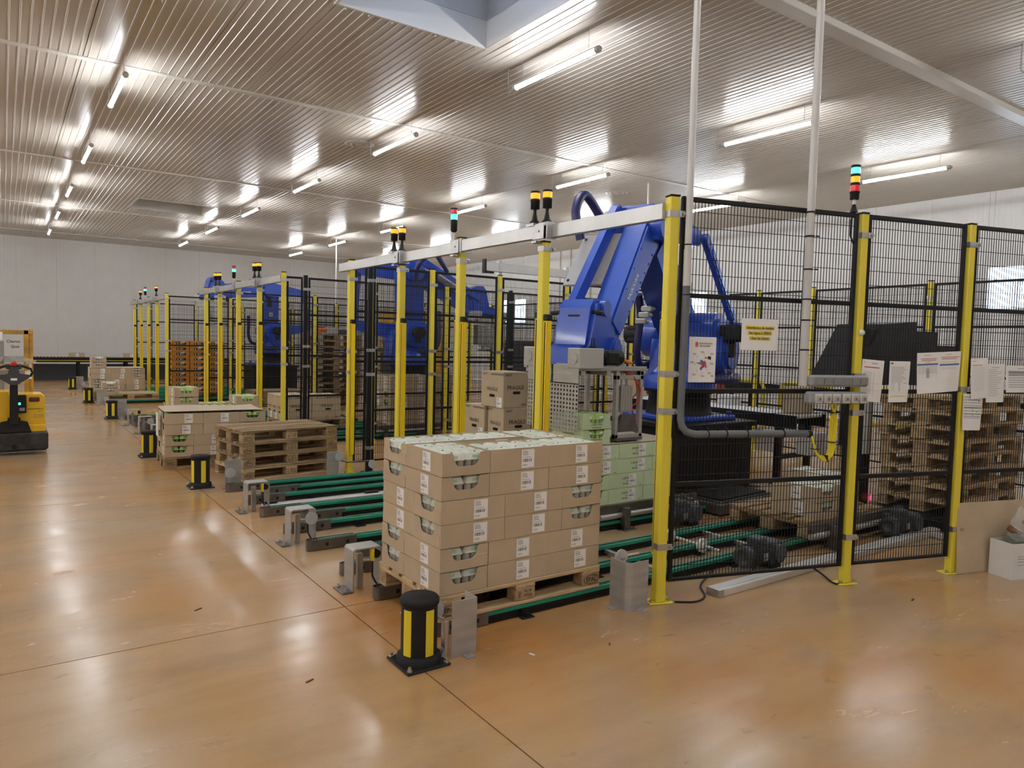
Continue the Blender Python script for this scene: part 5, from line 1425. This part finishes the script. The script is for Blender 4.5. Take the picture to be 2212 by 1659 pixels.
def outlet_strip(z0, z1, kind, label):
    t = thing('switch_box' if kind == 'switch' else 'socket_strip', label, 'electrical box', fence_pt(1.04, .06, z0), FA)
    h = z1 - z0
    b = MB()
    for x0, x1 in ((0, .255), (.258, .50)): b.box(x0, x1, -.045, .02, 0, h, b=.014)
    b.cyl((-.004, -.01, h / 2), (.004, -.01, h / 2), .018, n=14)
    b.build('housing', M['sgrey'], t)
    for k in range(6):
        x = .042 + k * .074 + (.010 if k > 2 else 0)
        if kind == 'switch':
            MB().box(x, x + .062, -.054, -.044, .010, h - .010, b=.006).build('rocker', M['sgreyd'], t)
        else:
            s = MB(); s.prism([(x + .004, .008), (x + .060, .008), (x + .066, h - .012), (x - .002, h - .012)], -.050, -.044, 'y')
            fr_ = s.build('socket_flap', M['white'], t)
            MB().box(x + .012, x + .052, -.062, -.050, .020, h - .022, b=.004).build('flap_window', M['lgrey'], fr_)
            MB().prism([(x + .022, .028), (x + .038, .028), (x + .036, .044), (x + .020, .044)], -.064, -.0615, 'y').build('latch', mat('latch_brown', (.25, .17, .12), .5) if k == 0 else bpy.data.materials['latch_brown'], fr_)
    return t
outlet_strip(1.418, 1.496, 'switch', 'grey strip of six blank light switches on the mesh')
outlet_strip(1.300, 1.383, 'socket', 'grey strip of six flap sockets below the switches')
o = MB().lathe([(0, .018), (.017, .016), (.022, .006), (.022, 0)], 16).build('magnet', M['white'], None, fence_pt(1.515, .033, 1.795), 0, (PI / 2, 0, FA)); tag(o, 'round white magnet stuck on the second yellow fence post', 'magnet')

# floor profile, cable, cardboard, white box
t = thing('floor_profile', 'long aluminium cable duct lying on the floor under the slanting fence', 'duct', (3.88, 3.06, 0), R(.6))
MB().box(0, 3.15, 0, .105, 0, .052, b=.004).box(.02, 3.15, .025, .08, .052, .056).build('duct', M['aluf'], t)
MB().box(-.003, 0, 0, .105, .004, .052).box(.0, .05, -.0012, 0, .006, .050).build('end_cap', M['galv'], t)
MB().box(2.95, 3.03, -.25, 0, .006, .045, b=.004).box(2.95, 3.03, .105, .62, .006, .045, b=.004).build('branch', M['aluf'], t)
t = thing('floor_profile', 'aluminium cable duct on the floor between the third and fourth lanes', 'duct', (2.02, 6.93, 0), 0)
MB().box(0, 2.6, 0, .10, 0, .05, b=.004).box(.02, 2.6, .025, .075, .05, .054).build('duct', M['aluf'], t)
MB().box(.02, .14, .03, .07, .054, .075, b=.006).box(1.05, 1.20, .03, .07, .054, .075, b=.006).build('plug', M['plast'], t)
def lying_cable(pts, label, r=.007, m='plast'):
    sm = []
    for i in range(len(pts) - 1):
        p0 = Vector(pts[max(i - 1, 0)]); p1 = Vector(pts[i]); p2 = Vector(pts[i + 1]); p3 = Vector(pts[min(i + 2, len(pts) - 1)])
        for q in range(6):
            u = q / 6; sm.append(.5 * ((2 * p1) + (-p0 + p2) * u + (2 * p0 - 5 * p1 + 4 * p2 - p3) * u * u + (-p0 + 3 * p1 - 3 * p2 + p3) * u ** 3))
    sm.append(Vector(pts[-1])); o = MB().tube(sm, r, n=6).build('floor_cable', M[m]); tag(o, label, 'cable', 'black cables on the floor'); return o
lying_cable([(3.56, 3.16, .007), (3.68, 3.09, .007), (3.82, 3.13, .007), (3.98, 3.30, .007), (4.3, 3.45, .02)], 'black cable on the floor beside the near corner post')
lying_cable([(4.90, 3.02, .05), (4.93, 2.96, .012), (4.86, 2.86, .007), (4.84, 2.80, .007), (4.90, 2.80, .007)], 'black cable looping from the floor duct to the second fence post')
t = thing('cardboard_sheet', 'upright brown cardboard sheet leaning on the foot of the third fence post', 'cardboard sheet', fence_pt(2.515, .050, .004), FA)
MB().box(0, .80, -.006, 0, 0, .535).build('board', M['kraft'], t); t.rotation_euler = (R(-3), 0, FA)
cb = thing('white_box', 'white cardboard box on the floor against the cardboard sheet', 'box', (6.09, 2.17, 0), R(-17))
b = MB(); W_, D_, H_ = .48, .185, .27; k = .005
b.box(0, W_, 0, k, 0, H_).box(0, W_, D_ - k, D_, 0, H_).box(0, k, k, D_ - k, 0, H_).box(W_ - k, W_, k, D_ - k, 0, H_).box(k, W_ - k, k, D_ - k, 0, k)
b.build('carton_body', mat('white_carton', (.78, .77, .74), .6, var=.05, scale=9), cb)
b = MB()
for k in range(3): b.box(.05, .05 + (.18, .2, .12)[k], -.001, 0, .17 - .02 * k, .175 - .02 * k)
b.box(.05, .24, -.001, 0, .105, .109); b.build('print', M['inkgrey'], cb)
o = MB().box(-.14, .14, -.05, .05, -.025, .025, b=.006).build('foam_block', mat('grey_foam', (.20, .22, .18), .9, var=.3, scale=14, bump=.3), None, (6.26, 2.165, .285), 0, (R(24), R(2), R(-19))); tag(o, 'grey foam block lying in the top of the white box', 'block')
for k, (x, y, z, a) in enumerate(((6.275, 2.232, .330, .5), (6.40, 2.185, .365, .9))):
    tr = thing('tape_roll', 'brown tape roll in the clear bag on the white box, %s one' % ('lower left', 'upper right')[k], 'tape roll', (x, y, z), 0, 'tape rolls on the white box')
    tr.rotation_euler = (a, .15, .3)
    MB().lathe([(.036, -.024), (.055, -.024), (.055, .024), (.036, .024), (.036, -.024)], 24).build('tape', M['tape'], tr)
    MB().lathe([(0, .018), (.036, .018), (.036, .026), (.0, .026)], 20).build('core_disc', M['white'], tr)
bag = MB(); n1, n2 = 14, 22; vs = []
for i in range(n1 + 1):
    f = i / n1
    for j in range(n2):
        a = 2 * PI * j / n2
        r = (.125 * (1 - f) ** .55 + .018) * (1 + .22 * math.sin(a * 5 + f * 9) * rr.uniform(.5, 1.2))
        vs.append((r * math.cos(a) + .02 * f, r * .50 * math.sin(a), .235 * f + .012 * math.sin(a * 3 + i)))
bag.add(vs, [(i * n2 + j, i * n2 + (j + 1) % n2, (i + 1) * n2 + (j + 1) % n2, (i + 1) * n2 + j) for i in range(n1) for j in range(n2)], 0, False)
o = bag.build('plastic_bag', M['clear'], None, (6.33, 2.215, .275)); tag(o, 'crumpled clear plastic bag standing on the white box', 'bag')

# ================================================================ machinery behind the slanting fence
def gear_motor(loc, rz, label):
    t = thing('gear_motor', label, 'motor', loc, rz, 'grey drive motors between the rails')
    m = MB(); m.cyl((-.15, 0, .12), (.06, 0, .12), .075, n=24).cyl((-.20, 0, .12), (-.15, 0, .12), .082, n=24)
    for k in range(10): m.cyl((-.14 + k * .019, 0, .12), (-.134 + k * .019, 0, .12), .088, n=20)
    m.build('motor_body', M['motor'], t)
    g = MB(); g.lathe([(.015, 0), (.03, .001), (.03, .002), (.045, .002), (.045, .003), (.06, .003), (.075, .001), (.078, -.003)], 20, M=Matrix.Translation((-.2005, 0, .12)) @ Matrix.Rotation(-PI / 2, 4, 'Y'))
    g.build('fan_cover', M['motor'], t)
    MB().box(-.09, .03, -.05, .05, .19, .255, b=.008).build('terminal_box', M['motor'], t)
    MB().box(.06, .21, -.085, .085, .03, .21, b=.02).cyl((.135, -.085, .12), (.135, -.11, .12), .07, n=20).cyl((.21, 0, .12), (.26, 0, .12), .05, n=16).build('gearbox', M['motor'], t)
    MB().box(-.06, .0, -.0905, -.086, .09, .145).build('rating_plate', M['galv'], t)
    MB().box(.08, .19, -.07, .07, 0, .03).build('bracket', M['black'], t)
    MB().tube([(-.06, -.05, .22), (-.16, -.09, .2), (-.2, -.1, .08), (-.22, -.08, .01)], .008, n=6).build('cable', M['plast'], t)
    return t
gear_motor((4.66, 3.33, 0), R(3), 'grey gear motor closest to the mesh with the poster')
gear_motor((5.12, 4.52, 0), R(5), 'grey gear motor right of the pale green load')
gear_motor((6.62, 3.26, 0), R(0), 'grey gear motor behind the second yellow fence post')
t = thing('drive_shaft', 'white drive shaft with two chain wheels between the near rails', 'shaft', (4.55, 3.60, .085))
MB().cyl((0, 0, 0), (.0, .62, 0), .014, n=10).build('shaft', M['alu'], t)
for y in (.16, .50):
    MB().cyl((0, y, 0), (0, y + .03, 0), .055, n=20).cyl((0, y - .02, 0), (0, y + .05, 0), .028, n=14).build('chain_wheel', M['white'], t)
def side_guide(x0, x1, y, label, h=.20):
    t = thing('pallet_guide', label, 'guide rail', (x0, y, 0), 0, 'steel pallet guide rails')
    L_ = x1 - x0
    MB().cyl((0, .04, .125), (L_, .04, .125), .028, n=16).build('guide_tube', M['steel'], t)
    MB().box(0, L_, .03, .036, .155, .225).box(0, L_, .036, .07, .219, .225).build('guide_plate', M['steeld'], t)
    x = .25
    while x < L_:
        MB().box(x, x + .07, -.03, .04, .008, h, b=.004).box(x - .04, x + .11, -.07, .08, 0, .008, b=.002).cyl((x - .02, -.05, .008), (x - .02, -.05, .03), .01, n=6).cyl((x + .09, -.05, .008), (x + .09, -.05, .03), .01, n=6).build('stanchion', M['steeld'], t)
        x += .85
    return t
side_guide(4.32, 5.6, 4.70, 'steel guide rail on stanchions before the pale green load')
side_guide(5.42, 6.9, 3.34, 'steel guide rail on stanchions before the part-filled pallet')
side_guide(4.9, 6.6, 10.98, 'steel guide rail on stanchions before the load inside the middle cell')
for k in range(8):
    pallet((7.40 + random.uniform(-.02, .02), 3.10 + random.uniform(-.02, .02), .10 + .1445 * k), R(-1 + random.uniform(-1, 1)), 'wooden pallet in the tall empty stack behind the notices, %s from the bottom' % ORD[k], group='empty pallets behind the notices')
t = thing('pallet_dispenser', 'black pallet dispenser frame around the tall stack behind the notices', 'machine', (7.3, 3.0, 0))
MB().box(-.15, 1.5, .0, .95, 0, .095, b=.01).build('base', M['black'], t)
MB().box(.02, .16, 1.02, 1.16, 0, 1.9, b=.005).box(1.35, 1.49, 1.02, 1.16, 0, 1.9, b=.005).build('column', M['black'], t)
cv = MB(); cv.prism([(-.30, 1.32), (.22, 1.95), (.95, 2.0), (.95, 1.9), (1.42, 1.9), (1.42, 1.30)], 1.00, 1.5, 'y'); cv.box(1.42, 2.5, 1.1, 1.25, 1.58, 1.75); cv.build('cover', M['black'], t)
MB().box(-.02, .05, .96, 1.02, .6, 1.3).box(1.28, 1.36, -.04, .0, .5, 1.25, b=.01).build('fork_arm', M['alu'], t)
MB().box(.14, .16, .985, .995, .1, .16).build('indicator', mat('red_lamp', (.6, .02, .05), .3, emit=2, ecol=(1, .02, .1)), t)
t = thing('curtain_cabinet', 'tan and dark metal cabinet at the right edge behind the fence', 'cabinet', (8.95, 2.85, 0))
MB().box(0, .75, -1.4, -.02, 0, 1.85, b=.01).build('body', M['tan'], t)
MB().box(-.012, 0, -.75, -.35, .9, 1.55, b=.004).build('dark_window', M['dark'], t)
MB().box(-.03, -.012, -.34, -.30, .8, 1.6, b=.004).build('handle', M['alu'], t)
MB().box(-.06, 0, -1.42, -1.36, 0, 1.85).box(-.06, 0, -.06, 0, 0, 1.85).build('corner_post', M['dark'], t)

# in-feed roller conveyor behind the robots
def roller_line(loc, rz, L_, label, h=.86, w_=.62, white=True, legs=1.2):
    t = thing('roller_conveyor', label, 'conveyor', loc, rz, 'roller conveyors on black frames')
    MB().box(0, L_, -.02, .02, h - .16, h, b=.003).box(0, L_, w_ - .02, w_ + .02, h - .16, h, b=.003).build('side_frame', M['black'], t)
    k = 0
    x = .06
    while x < L_:
        if k == 0: o0 = MB().cyl((0, .02, 0), (0, w_ - .02, 0), .024, n=10).build('roller', M['slatgrey' if white else 'galv'], t, (x, 0, h - .02))
        else: inst(o0.data, 'roller', t, (x, 0, h - .02))
        x += .095; k += 1
    MB().box(0, L_, -.026, -.02, h - .11, h - .095).build('yellow_edge', M['yellow'], t)
    x = .2
    while x < L_:
        for y in (0, w_):
            MB().box(x, x + .07, y - .035, y + .035, .01, h - .16, b=.003).box(x - .04, x + .11, y - .07, y + .07, 0, .01).build('leg', M['black'], t)
        MB().box(x + .02, x + .05, .03, w_ - .03, .30, .36).build('stretcher', M['black'], t)
        x += legs
    return t
roller_line((8.45, 5.15, 0), PI / 2, 3.1, 'roller conveyor with pale rollers behind the near robot pedestal')
roller_line((12.7, 4.4, 0), PI / 2, 5.2, 'farther roller conveyor behind the fence posts', h=.98)
for (x, y, z, lb) in ((8.35, 5.9, .33, 'white cabinet on the conveyor leg right of the robot pedestal'), (8.40, 6.6, .74, 'white control box at the conveyor end beside the robot'), (7.95, 5.02, .42, 'tall white cabinet behind the grey conduit')):
    o = MB().box(-.1, .1, -.13, .13, -.14, .14, b=.006).build('control_box', M['white'], None, (x, y, z + .12)); tag(o, lb, 'control box', 'white control boxes by the rollers')
for (x, y, z, s, lb) in ((8.15, 5.35, .86, .26, 'brown carton standing on the rollers behind the yellow cable loop'), (8.15, 8.2, .86, .24, 'brown carton on the rollers half hidden by the near robot')):
    o = MB().box(-s / 2, s / 2, -s / 2, s / 2, 0, s * 1.3, b=.004).build('carton', M['kraft'], None, (x, y, z)); tag(o, lb, 'carton')
t = thing('ground_tray', 'low grey steel tray on the floor before the near robot pedestal', 'tray', (5.75, 4.55, 0), R(4))
MB().box(0, 1.0, 0, .62, .02, .12, b=.006).box(.05, .95, .05, .57, .12, .135).build('tray', M['steeld'], t); MB().box(.1, .9, .08, .54, .135, .155, b=.004).build('mat', M['black'], t)
# railings behind
for k, (x, y) in enumerate(((10.9, 7.0), (11.0, 5.6), (11.0, 8.4))):
    t = thing('guard_rail', 'yellow tubular guard rail beyond the back fence, %s from the right' % ORD[(1, 0, 2)[k]], 'guard rail', (x, y, 0), 0, 'yellow guard rails beyond the back fence')
    pts = [(0, -.5, 0), (0, -.5, .95), (0, -.46, 1.04), (0, -.38, 1.08), (0, .38, 1.08), (0, .46, 1.04), (0, .5, .95), (0, .5, 0)]
    MB().tube(pts, .035, n=10).build('hoop', M['yellow'], t); MB().tube([(0, -.5, .55), (0, .5, .55)], .03, n=10).build('crossbar', M['yellow'], t)
    MB().box(-.03, .03, .05, .25, .9, 1.06).build('black_band', M['plast'], t)
t = thing('fire_extinguisher', 'red fire extinguisher on a stand beyond the back fence', 'extinguisher', (10.7, 8.6, .62))
MB().lathe([(0, 0), (.07, 0), (.075, .02), (.075, .34), (.05, .40), (.02, .43), (.02, .46)], 18).build('cylinder', M['redx'], t); MB().tube([(0, 0, .45), (.08, 0, .44), (.11, 0, .3), (.10, 0, .12)], .01, n=6).build('hose', M['plast'], t)
MB().box(-.03, .03, -.03, .03, -.62, 0).build('stand', M['black'], t)

# ================================================================ farther loads
def orange_crate(x, y, z, rz, label, k):
    t = thing('orange_crate', label, 'crate', (x, y, z), rz, 'orange crates of the far load')
    W_, D_, H_ = .40, .30, .1255
    b = MB(); b.box(0, W_, 0, .005, 0, H_).box(0, W_, D_ - .005, D_, 0, H_).box(0, .005, 0, D_, 0, H_).box(W_ - .005, W_, 0, D_, 0, H_).box(0, W_, 0, D_, 0, .005)
    b.build('carton_body', M['carrot'], t)
    s = MB(); s.box(W_ * .25, W_ * .80, -.002, 0, .035, .085).box(-.002, 0, D_ * .2, D_ * .8, .035, .085); s.build('black_band', M['ink'], t)
    s = MB(); s.text('BIO', .05, face_M((W_ * .55, -.003, .06), (1, 0, 0), (0, 0, 1))); s.cyl((W_ * .34, -.0025, .06), (W_ * .34, -.0032, .06), .016, n=8)
    if k % 2: s.box(W_ * .5, W_ * .72, -.0032, -.0026, .075, .12)
    s.build('print', M['paper'], t)
    if k % 3 == 0:
        s = MB()
        for q in range(5): s.lathe([(.02, .06), (.03, .09), (.02, .125)], 6, 0, (W_ * .3 + q * .035, .03)); s.box(W_ * .32 + q * .03, W_ * .34 + q * .03, -.004, -.0033, .09, .118)
        s.build('lettuce_trim', M['pulpgd'], t)
    return t
pallet((3.34, 19.06, .081), 0, 'wooden pallet under the tall orange crate load', aged=True)
cnt = 0
for k in range(10):
    for i in range(3):
        orange_crate(3.345 + i * .402, 19.08, .2265 + k * .1262, 0, 'orange crate with black band, %s layer up, %s of three, far cell' % ((ORD + ['ninth', 'top'])[k], ('left', 'middle', 'right')[i]), cnt); cnt += 1
pallet_base = (5.90, 16.6)
for k in range(12):
    pallet((5.92 + random.uniform(-.03, .03), 16.55 + random.uniform(-.02, .02), .144 * k), R(random.uniform(-2, 2)), 'dark worn pallet in the stack of twelve, %s' % (ORD[k] + ' from the bottom' if k < 6 else ORD[11 - k] + ' from the top'), aged=True, group='worn pallets between the cells')
t = thing('power_tool', 'orange cordless tool lying on the worn pallet stack', 'tool', (6.25, 16.7, 1.74))
MB().cyl((-.18, 0, .10), (.12, 0, .10), .05, n=12).box(-.16, -.06, -.04, .04, .0, .10, b=.01).build('body', M['ocable'], t)
o = MB().box(-.14, .14, -.1, .1, 0, .16, b=.01).build('grey_case', M['lgrey'], None, (6.45, 16.75, 1.74)); tag(o, 'light grey case on the worn pallet stack', 'case')
o = MB().box(-.12, .12, -.1, .1, 0, .12, b=.01).build('grey_case', M['motor'], None, (6.78, 16.75, 1.74)); tag(o, 'dark grey case on the worn pallet stack', 'case')
t = thing('yellow_machine', 'yellow machine cabinet far back beyond the middle cell', 'machine', (10.6, 21.5, 0))
MB().box(0, 1.6, 0, 1.6, .3, 2.6, b=.02).build('cabinet', M['yelold'], t); MB().box(-.01, 0, .2, 1.4, .5, 1.2).build('panel', M['dark'], t); MB().box(.1, 1.5, .1, 1.5, 0, .3).build('plinth', M['black'], t)
t = thing('strapping_frame', 'dark machine housing between the middle robot and the back fence', 'machine', (8.9, 12.0, 0))
MB().box(0, .75, 0, 1.0, 0, 1.7, b=.015).build('housing', M['dark'], t)
for k in range(5): MB().box(-.006, 0, .05, .95, .3 + k * .28, .31 + k * .28).build('seam', M['black'], t)
# low covered pallets in the middle cell
o = MB().box(0, 1.2, 0, .8, 0, .32, b=.004).build('covered_load', M['kraftin'], None, (4.9, 17.6, .02)); tag(o, 'low brown cardboard load in the gap before the far cell', 'load')
# conveyor along the far wall
roller_line((-1.0, 27.6, 0), 0, 8.0, 'long black conveyor along the far wall', h=.80, white=False, legs=1.4)
t = thing('skirting_panel', 'dark skirting panel under the far wall conveyor', 'panel', (-1.0, 28.6, 0))
MB().box(0, 9.0, 0, .04, 0, .55, b=.005).build('panel_sheet', M['dark'], t)
for (x, lb) in ((2.0, 'small brown crate on the far wall conveyor, left one'), (3.6, 'small brown crate on the far wall conveyor, right one')):
    o = inst(CRATE['kraft'], 'egg_crate', None, (x, 27.9, .81)); tag(o, lb, 'crate', 'crates on the far wall conveyor'); inst(LAB, 'label', o, (0, -CW / 2 - .001, CH / 2))

# ================================================================ electric stacker truck at the left edge
t = thing('stacker_truck', 'yellow electric stacker truck with black tiller at the left edge', 'truck', (.06, 11.6, 0))
b = MB(); b.prism([(-.41, .30), (.40, .30), (.40, .76), (.36, .80), (.0, .80), (.0, .84), (-.41, .84)], .05, .55, 'y'); b.box(-.41, .40, -.02, .05, .30, .40, b=.01)
b.build('chassis_cover', M['yelold2'] if 'yelold2' in M else mat('truck_yellow', (.82, .50, .02), .35, var=.08, scale=5), t)
MB().box(-.43, .43, -.06, .60, .05, .31, b=.03).build('bumper', mat('scuffed_black', (.05, .045, .04), .5, var=.7, scale=9, dark=(.012, .012, .012)), t)
MB().prism([(-.12, .31), (.24, .31), (.20, .44), (.12, .46), (.12, .50), (-.02, .50), (-.02, .46), (-.10, .44)], -.05, .06, 'y').build('tiller_base', M['plast'], t)
MB().cyl((.05, -.055, .12), (.05, -.065, .12), .03, n=14).build('tow_eye', M['black'], t)
ti = MB(); ti.prism([(.0, .42), (.10, .42), (.095, 1.02), (.10, 1.12), (.005, 1.12), (.01, 1.02)], -.10, -.03, 'y'); ti.build('tiller_arm', M['plast'], t)
hd = MB(); hd.prism([(-.12, 1.04), (.02, .94), (.09, .94), (.23, 1.04), (.235, 1.07), (.12, 1.09), (.10, 1.18), (.01, 1.18), (-.01, 1.09), (-.125, 1.07)], -.13, -.05, 'y'); hb = hd.build('tiller_head', M['dark'], t)
ring = MB(); ring.tube([(-.12, -.09, 1.05), (-.15, -.09, 1.10), (-.13, -.09, 1.15), (-.05, -.09, 1.185), (.05, -.09, 1.19), (.16, -.09, 1.185), (.24, -.09, 1.15), (.26, -.09, 1.10), (.23, -.09, 1.05)], .017, n=8); ring.build('grip_loop', M['plast'], t)
MB().box(.02, .09, -.13, -.05, 1.185, 1.24, b=.012).build('red_button', M['redx'], hb)
MB().box(-.03, .015, -.125, -.06, 1.15, 1.21, b=.01).box(.095, .14, -.125, -.06, 1.15, 1.21, b=.01).build('green_switch', M['greenoff'], hb)
MB().box(.02, .09, -.132, -.13, 1.0, 1.03).build('white_sticker', M['paper'], hb)
di = MB().box(.08, .19, -.03, .06, .56, .80, b=.008).build('display_panel', M['plast'], t)
MB().box(.10, .125, -.032, -.03, .67, .70).build('green_light', M['greenl'], di)
MB().box(.11, .17, -.032, -.03, .59, .63).build('display_text', M['inkgrey'], di)
MB().box(.22, .34, .04, .06, .70, .765, b=.01).build('release_handle', mat('dark_red_handle', (.12, .02, .015), .4), t)
tx = MB(); tx.text('JUNGHEINRICH', .0255, face_M((.292, .048, .605), (1, 0, 0), (0, 0, 1))); tx.text('EJC 110', .015, face_M((.345, .048, .572), (1, 0, 0), (0, 0, 1))); tx.build('lettering', M['ink'], t)
tx = MB(); tx.text('SODENE', .030, face_M((.325, .048, .52), (1, 0, 0), (0, 0, 1))); tx.tube([(.265, .046, .505), (.295, .046, .493), (.325, .046, .488), (.355, .046, .493), (.385, .046, .505)], .003, n=4); tx.build('emblem', M['mgrey'], t)
ms = MB()
for x in (-.36, .18): ms.box(x, x + .06, .60, .70, .10, 1.66, b=.005)
ms.box(.24, .29, .62, .72, .10, 1.68, b=.005).box(-.36, .29, .60, .66, 1.60, 1.66, b=.005).box(-.36, .24, .58, .60, 1.10, 1.19, b=.004)
ms.build('mast', mat('worn_mast_yellow', (.72, .40, .03), .5, var=.4, scale=7, dark=(.34, .20, .05)), t)
MB().cyl((-.09, .64, .2), (-.09, .64, 1.5), .045, n=14).build('lift_cylinder', M['dark'], t)
MB().box(-.30, .18, .56, .565, .80, 1.60).build('clear_guard', M['clearb'], t)
tx = MB(); tx.text('Chariot', .05, face_M((.06, .558, 1.50), (1, 0, 0), (0, 0, 1))); tx.text('Quai', .05, face_M((.08, .558, 1.43), (1, 0, 0), (0, 0, 1))); tx.build('handwriting', M['ink'], t)
MB().box(-.30, -.06, .55, .558, 1.52, 1.63).box(.19, .27, .598, .60, .98, 1.20).build('paper_label', M['paper'], t)
sc_ = MB()
for k in range(26):
    x = rr.uniform(-.26, .24); sc_.box(x, x + rr.uniform(.03, .09), .52, .58, 1.20 + rr.uniform(0, .05), 1.22 + rr.uniform(.01, .08))
o = sc_.build('film_scraps', M['clear'], t); o['kind'] = 'stuff'
MB().tube([(-.25, .54, 1.25), (-.10, .53, .98), (-.02, .53, .96), (.06, .54, 1.05), (.08, .54, 1.2)], .007, n=6).build('hanging_cord', M['tan'], t)

# pipes hanging far back
for k, (x, y, lb) in enumerate(((11.0, 10.9, 'thin white pipe dropping from the ceiling beyond the near robot'), (9.35, 23.9, 'thin white pipe dropping from the ceiling far back beside the overhead beam'))):
    o = MB().cyl((0, 0, 1.2), (0, 0, ZC), .022, n=10).build('pvc_pipe', M['pvc'], None, (x, y, 0)); tag(o, lb, 'pipe', 'thin white pipes far back')
# floor litter
for (x, y, a, L_, m_, lb) in ((2.30, 3.02, 1.9, .035, 'paper', 'small white splinter on the floor before the near pallet'), (1.98, 3.92, .3, .03, 'paper', 'small white paper scrap beside the rail end'), (2.75, 2.9, .8, .03, 'steeld', 'small grey metal chip near the rail foot'),
                              (1.2, 3.35, .4, .045, 'inkb', 'brown sliver on the open floor'), (.95, 4.6, .5, .05, 'inkb', 'brown sliver beyond the cross joint'), (5.0, 2.35, .2, .04, 'ink', 'dark chip on the floor right of the duct')):
    o = MB().box(-L_ / 2, L_ / 2, -.004, .004, 0, .004).build('floor_chip', M[m_], None, (x, y, .0), a); tag(o, lb, 'debris', 'chips on the floor')

for k, (y, lb) in enumerate(((20.9, 'thin vertical conduit on the right wall, farthest of three'), (20.3, 'thin vertical conduit on the right wall, middle of three'), (19.2, 'thin vertical conduit on the right wall, nearest of three'))):
    o = MB().cyl((XR - .03, y, 2.2), (XR - .03, y, ZC), .018, n=8).build('wall_conduit', M['lgrey']); tag(o, lb, 'conduit', 'conduits on the right wall')
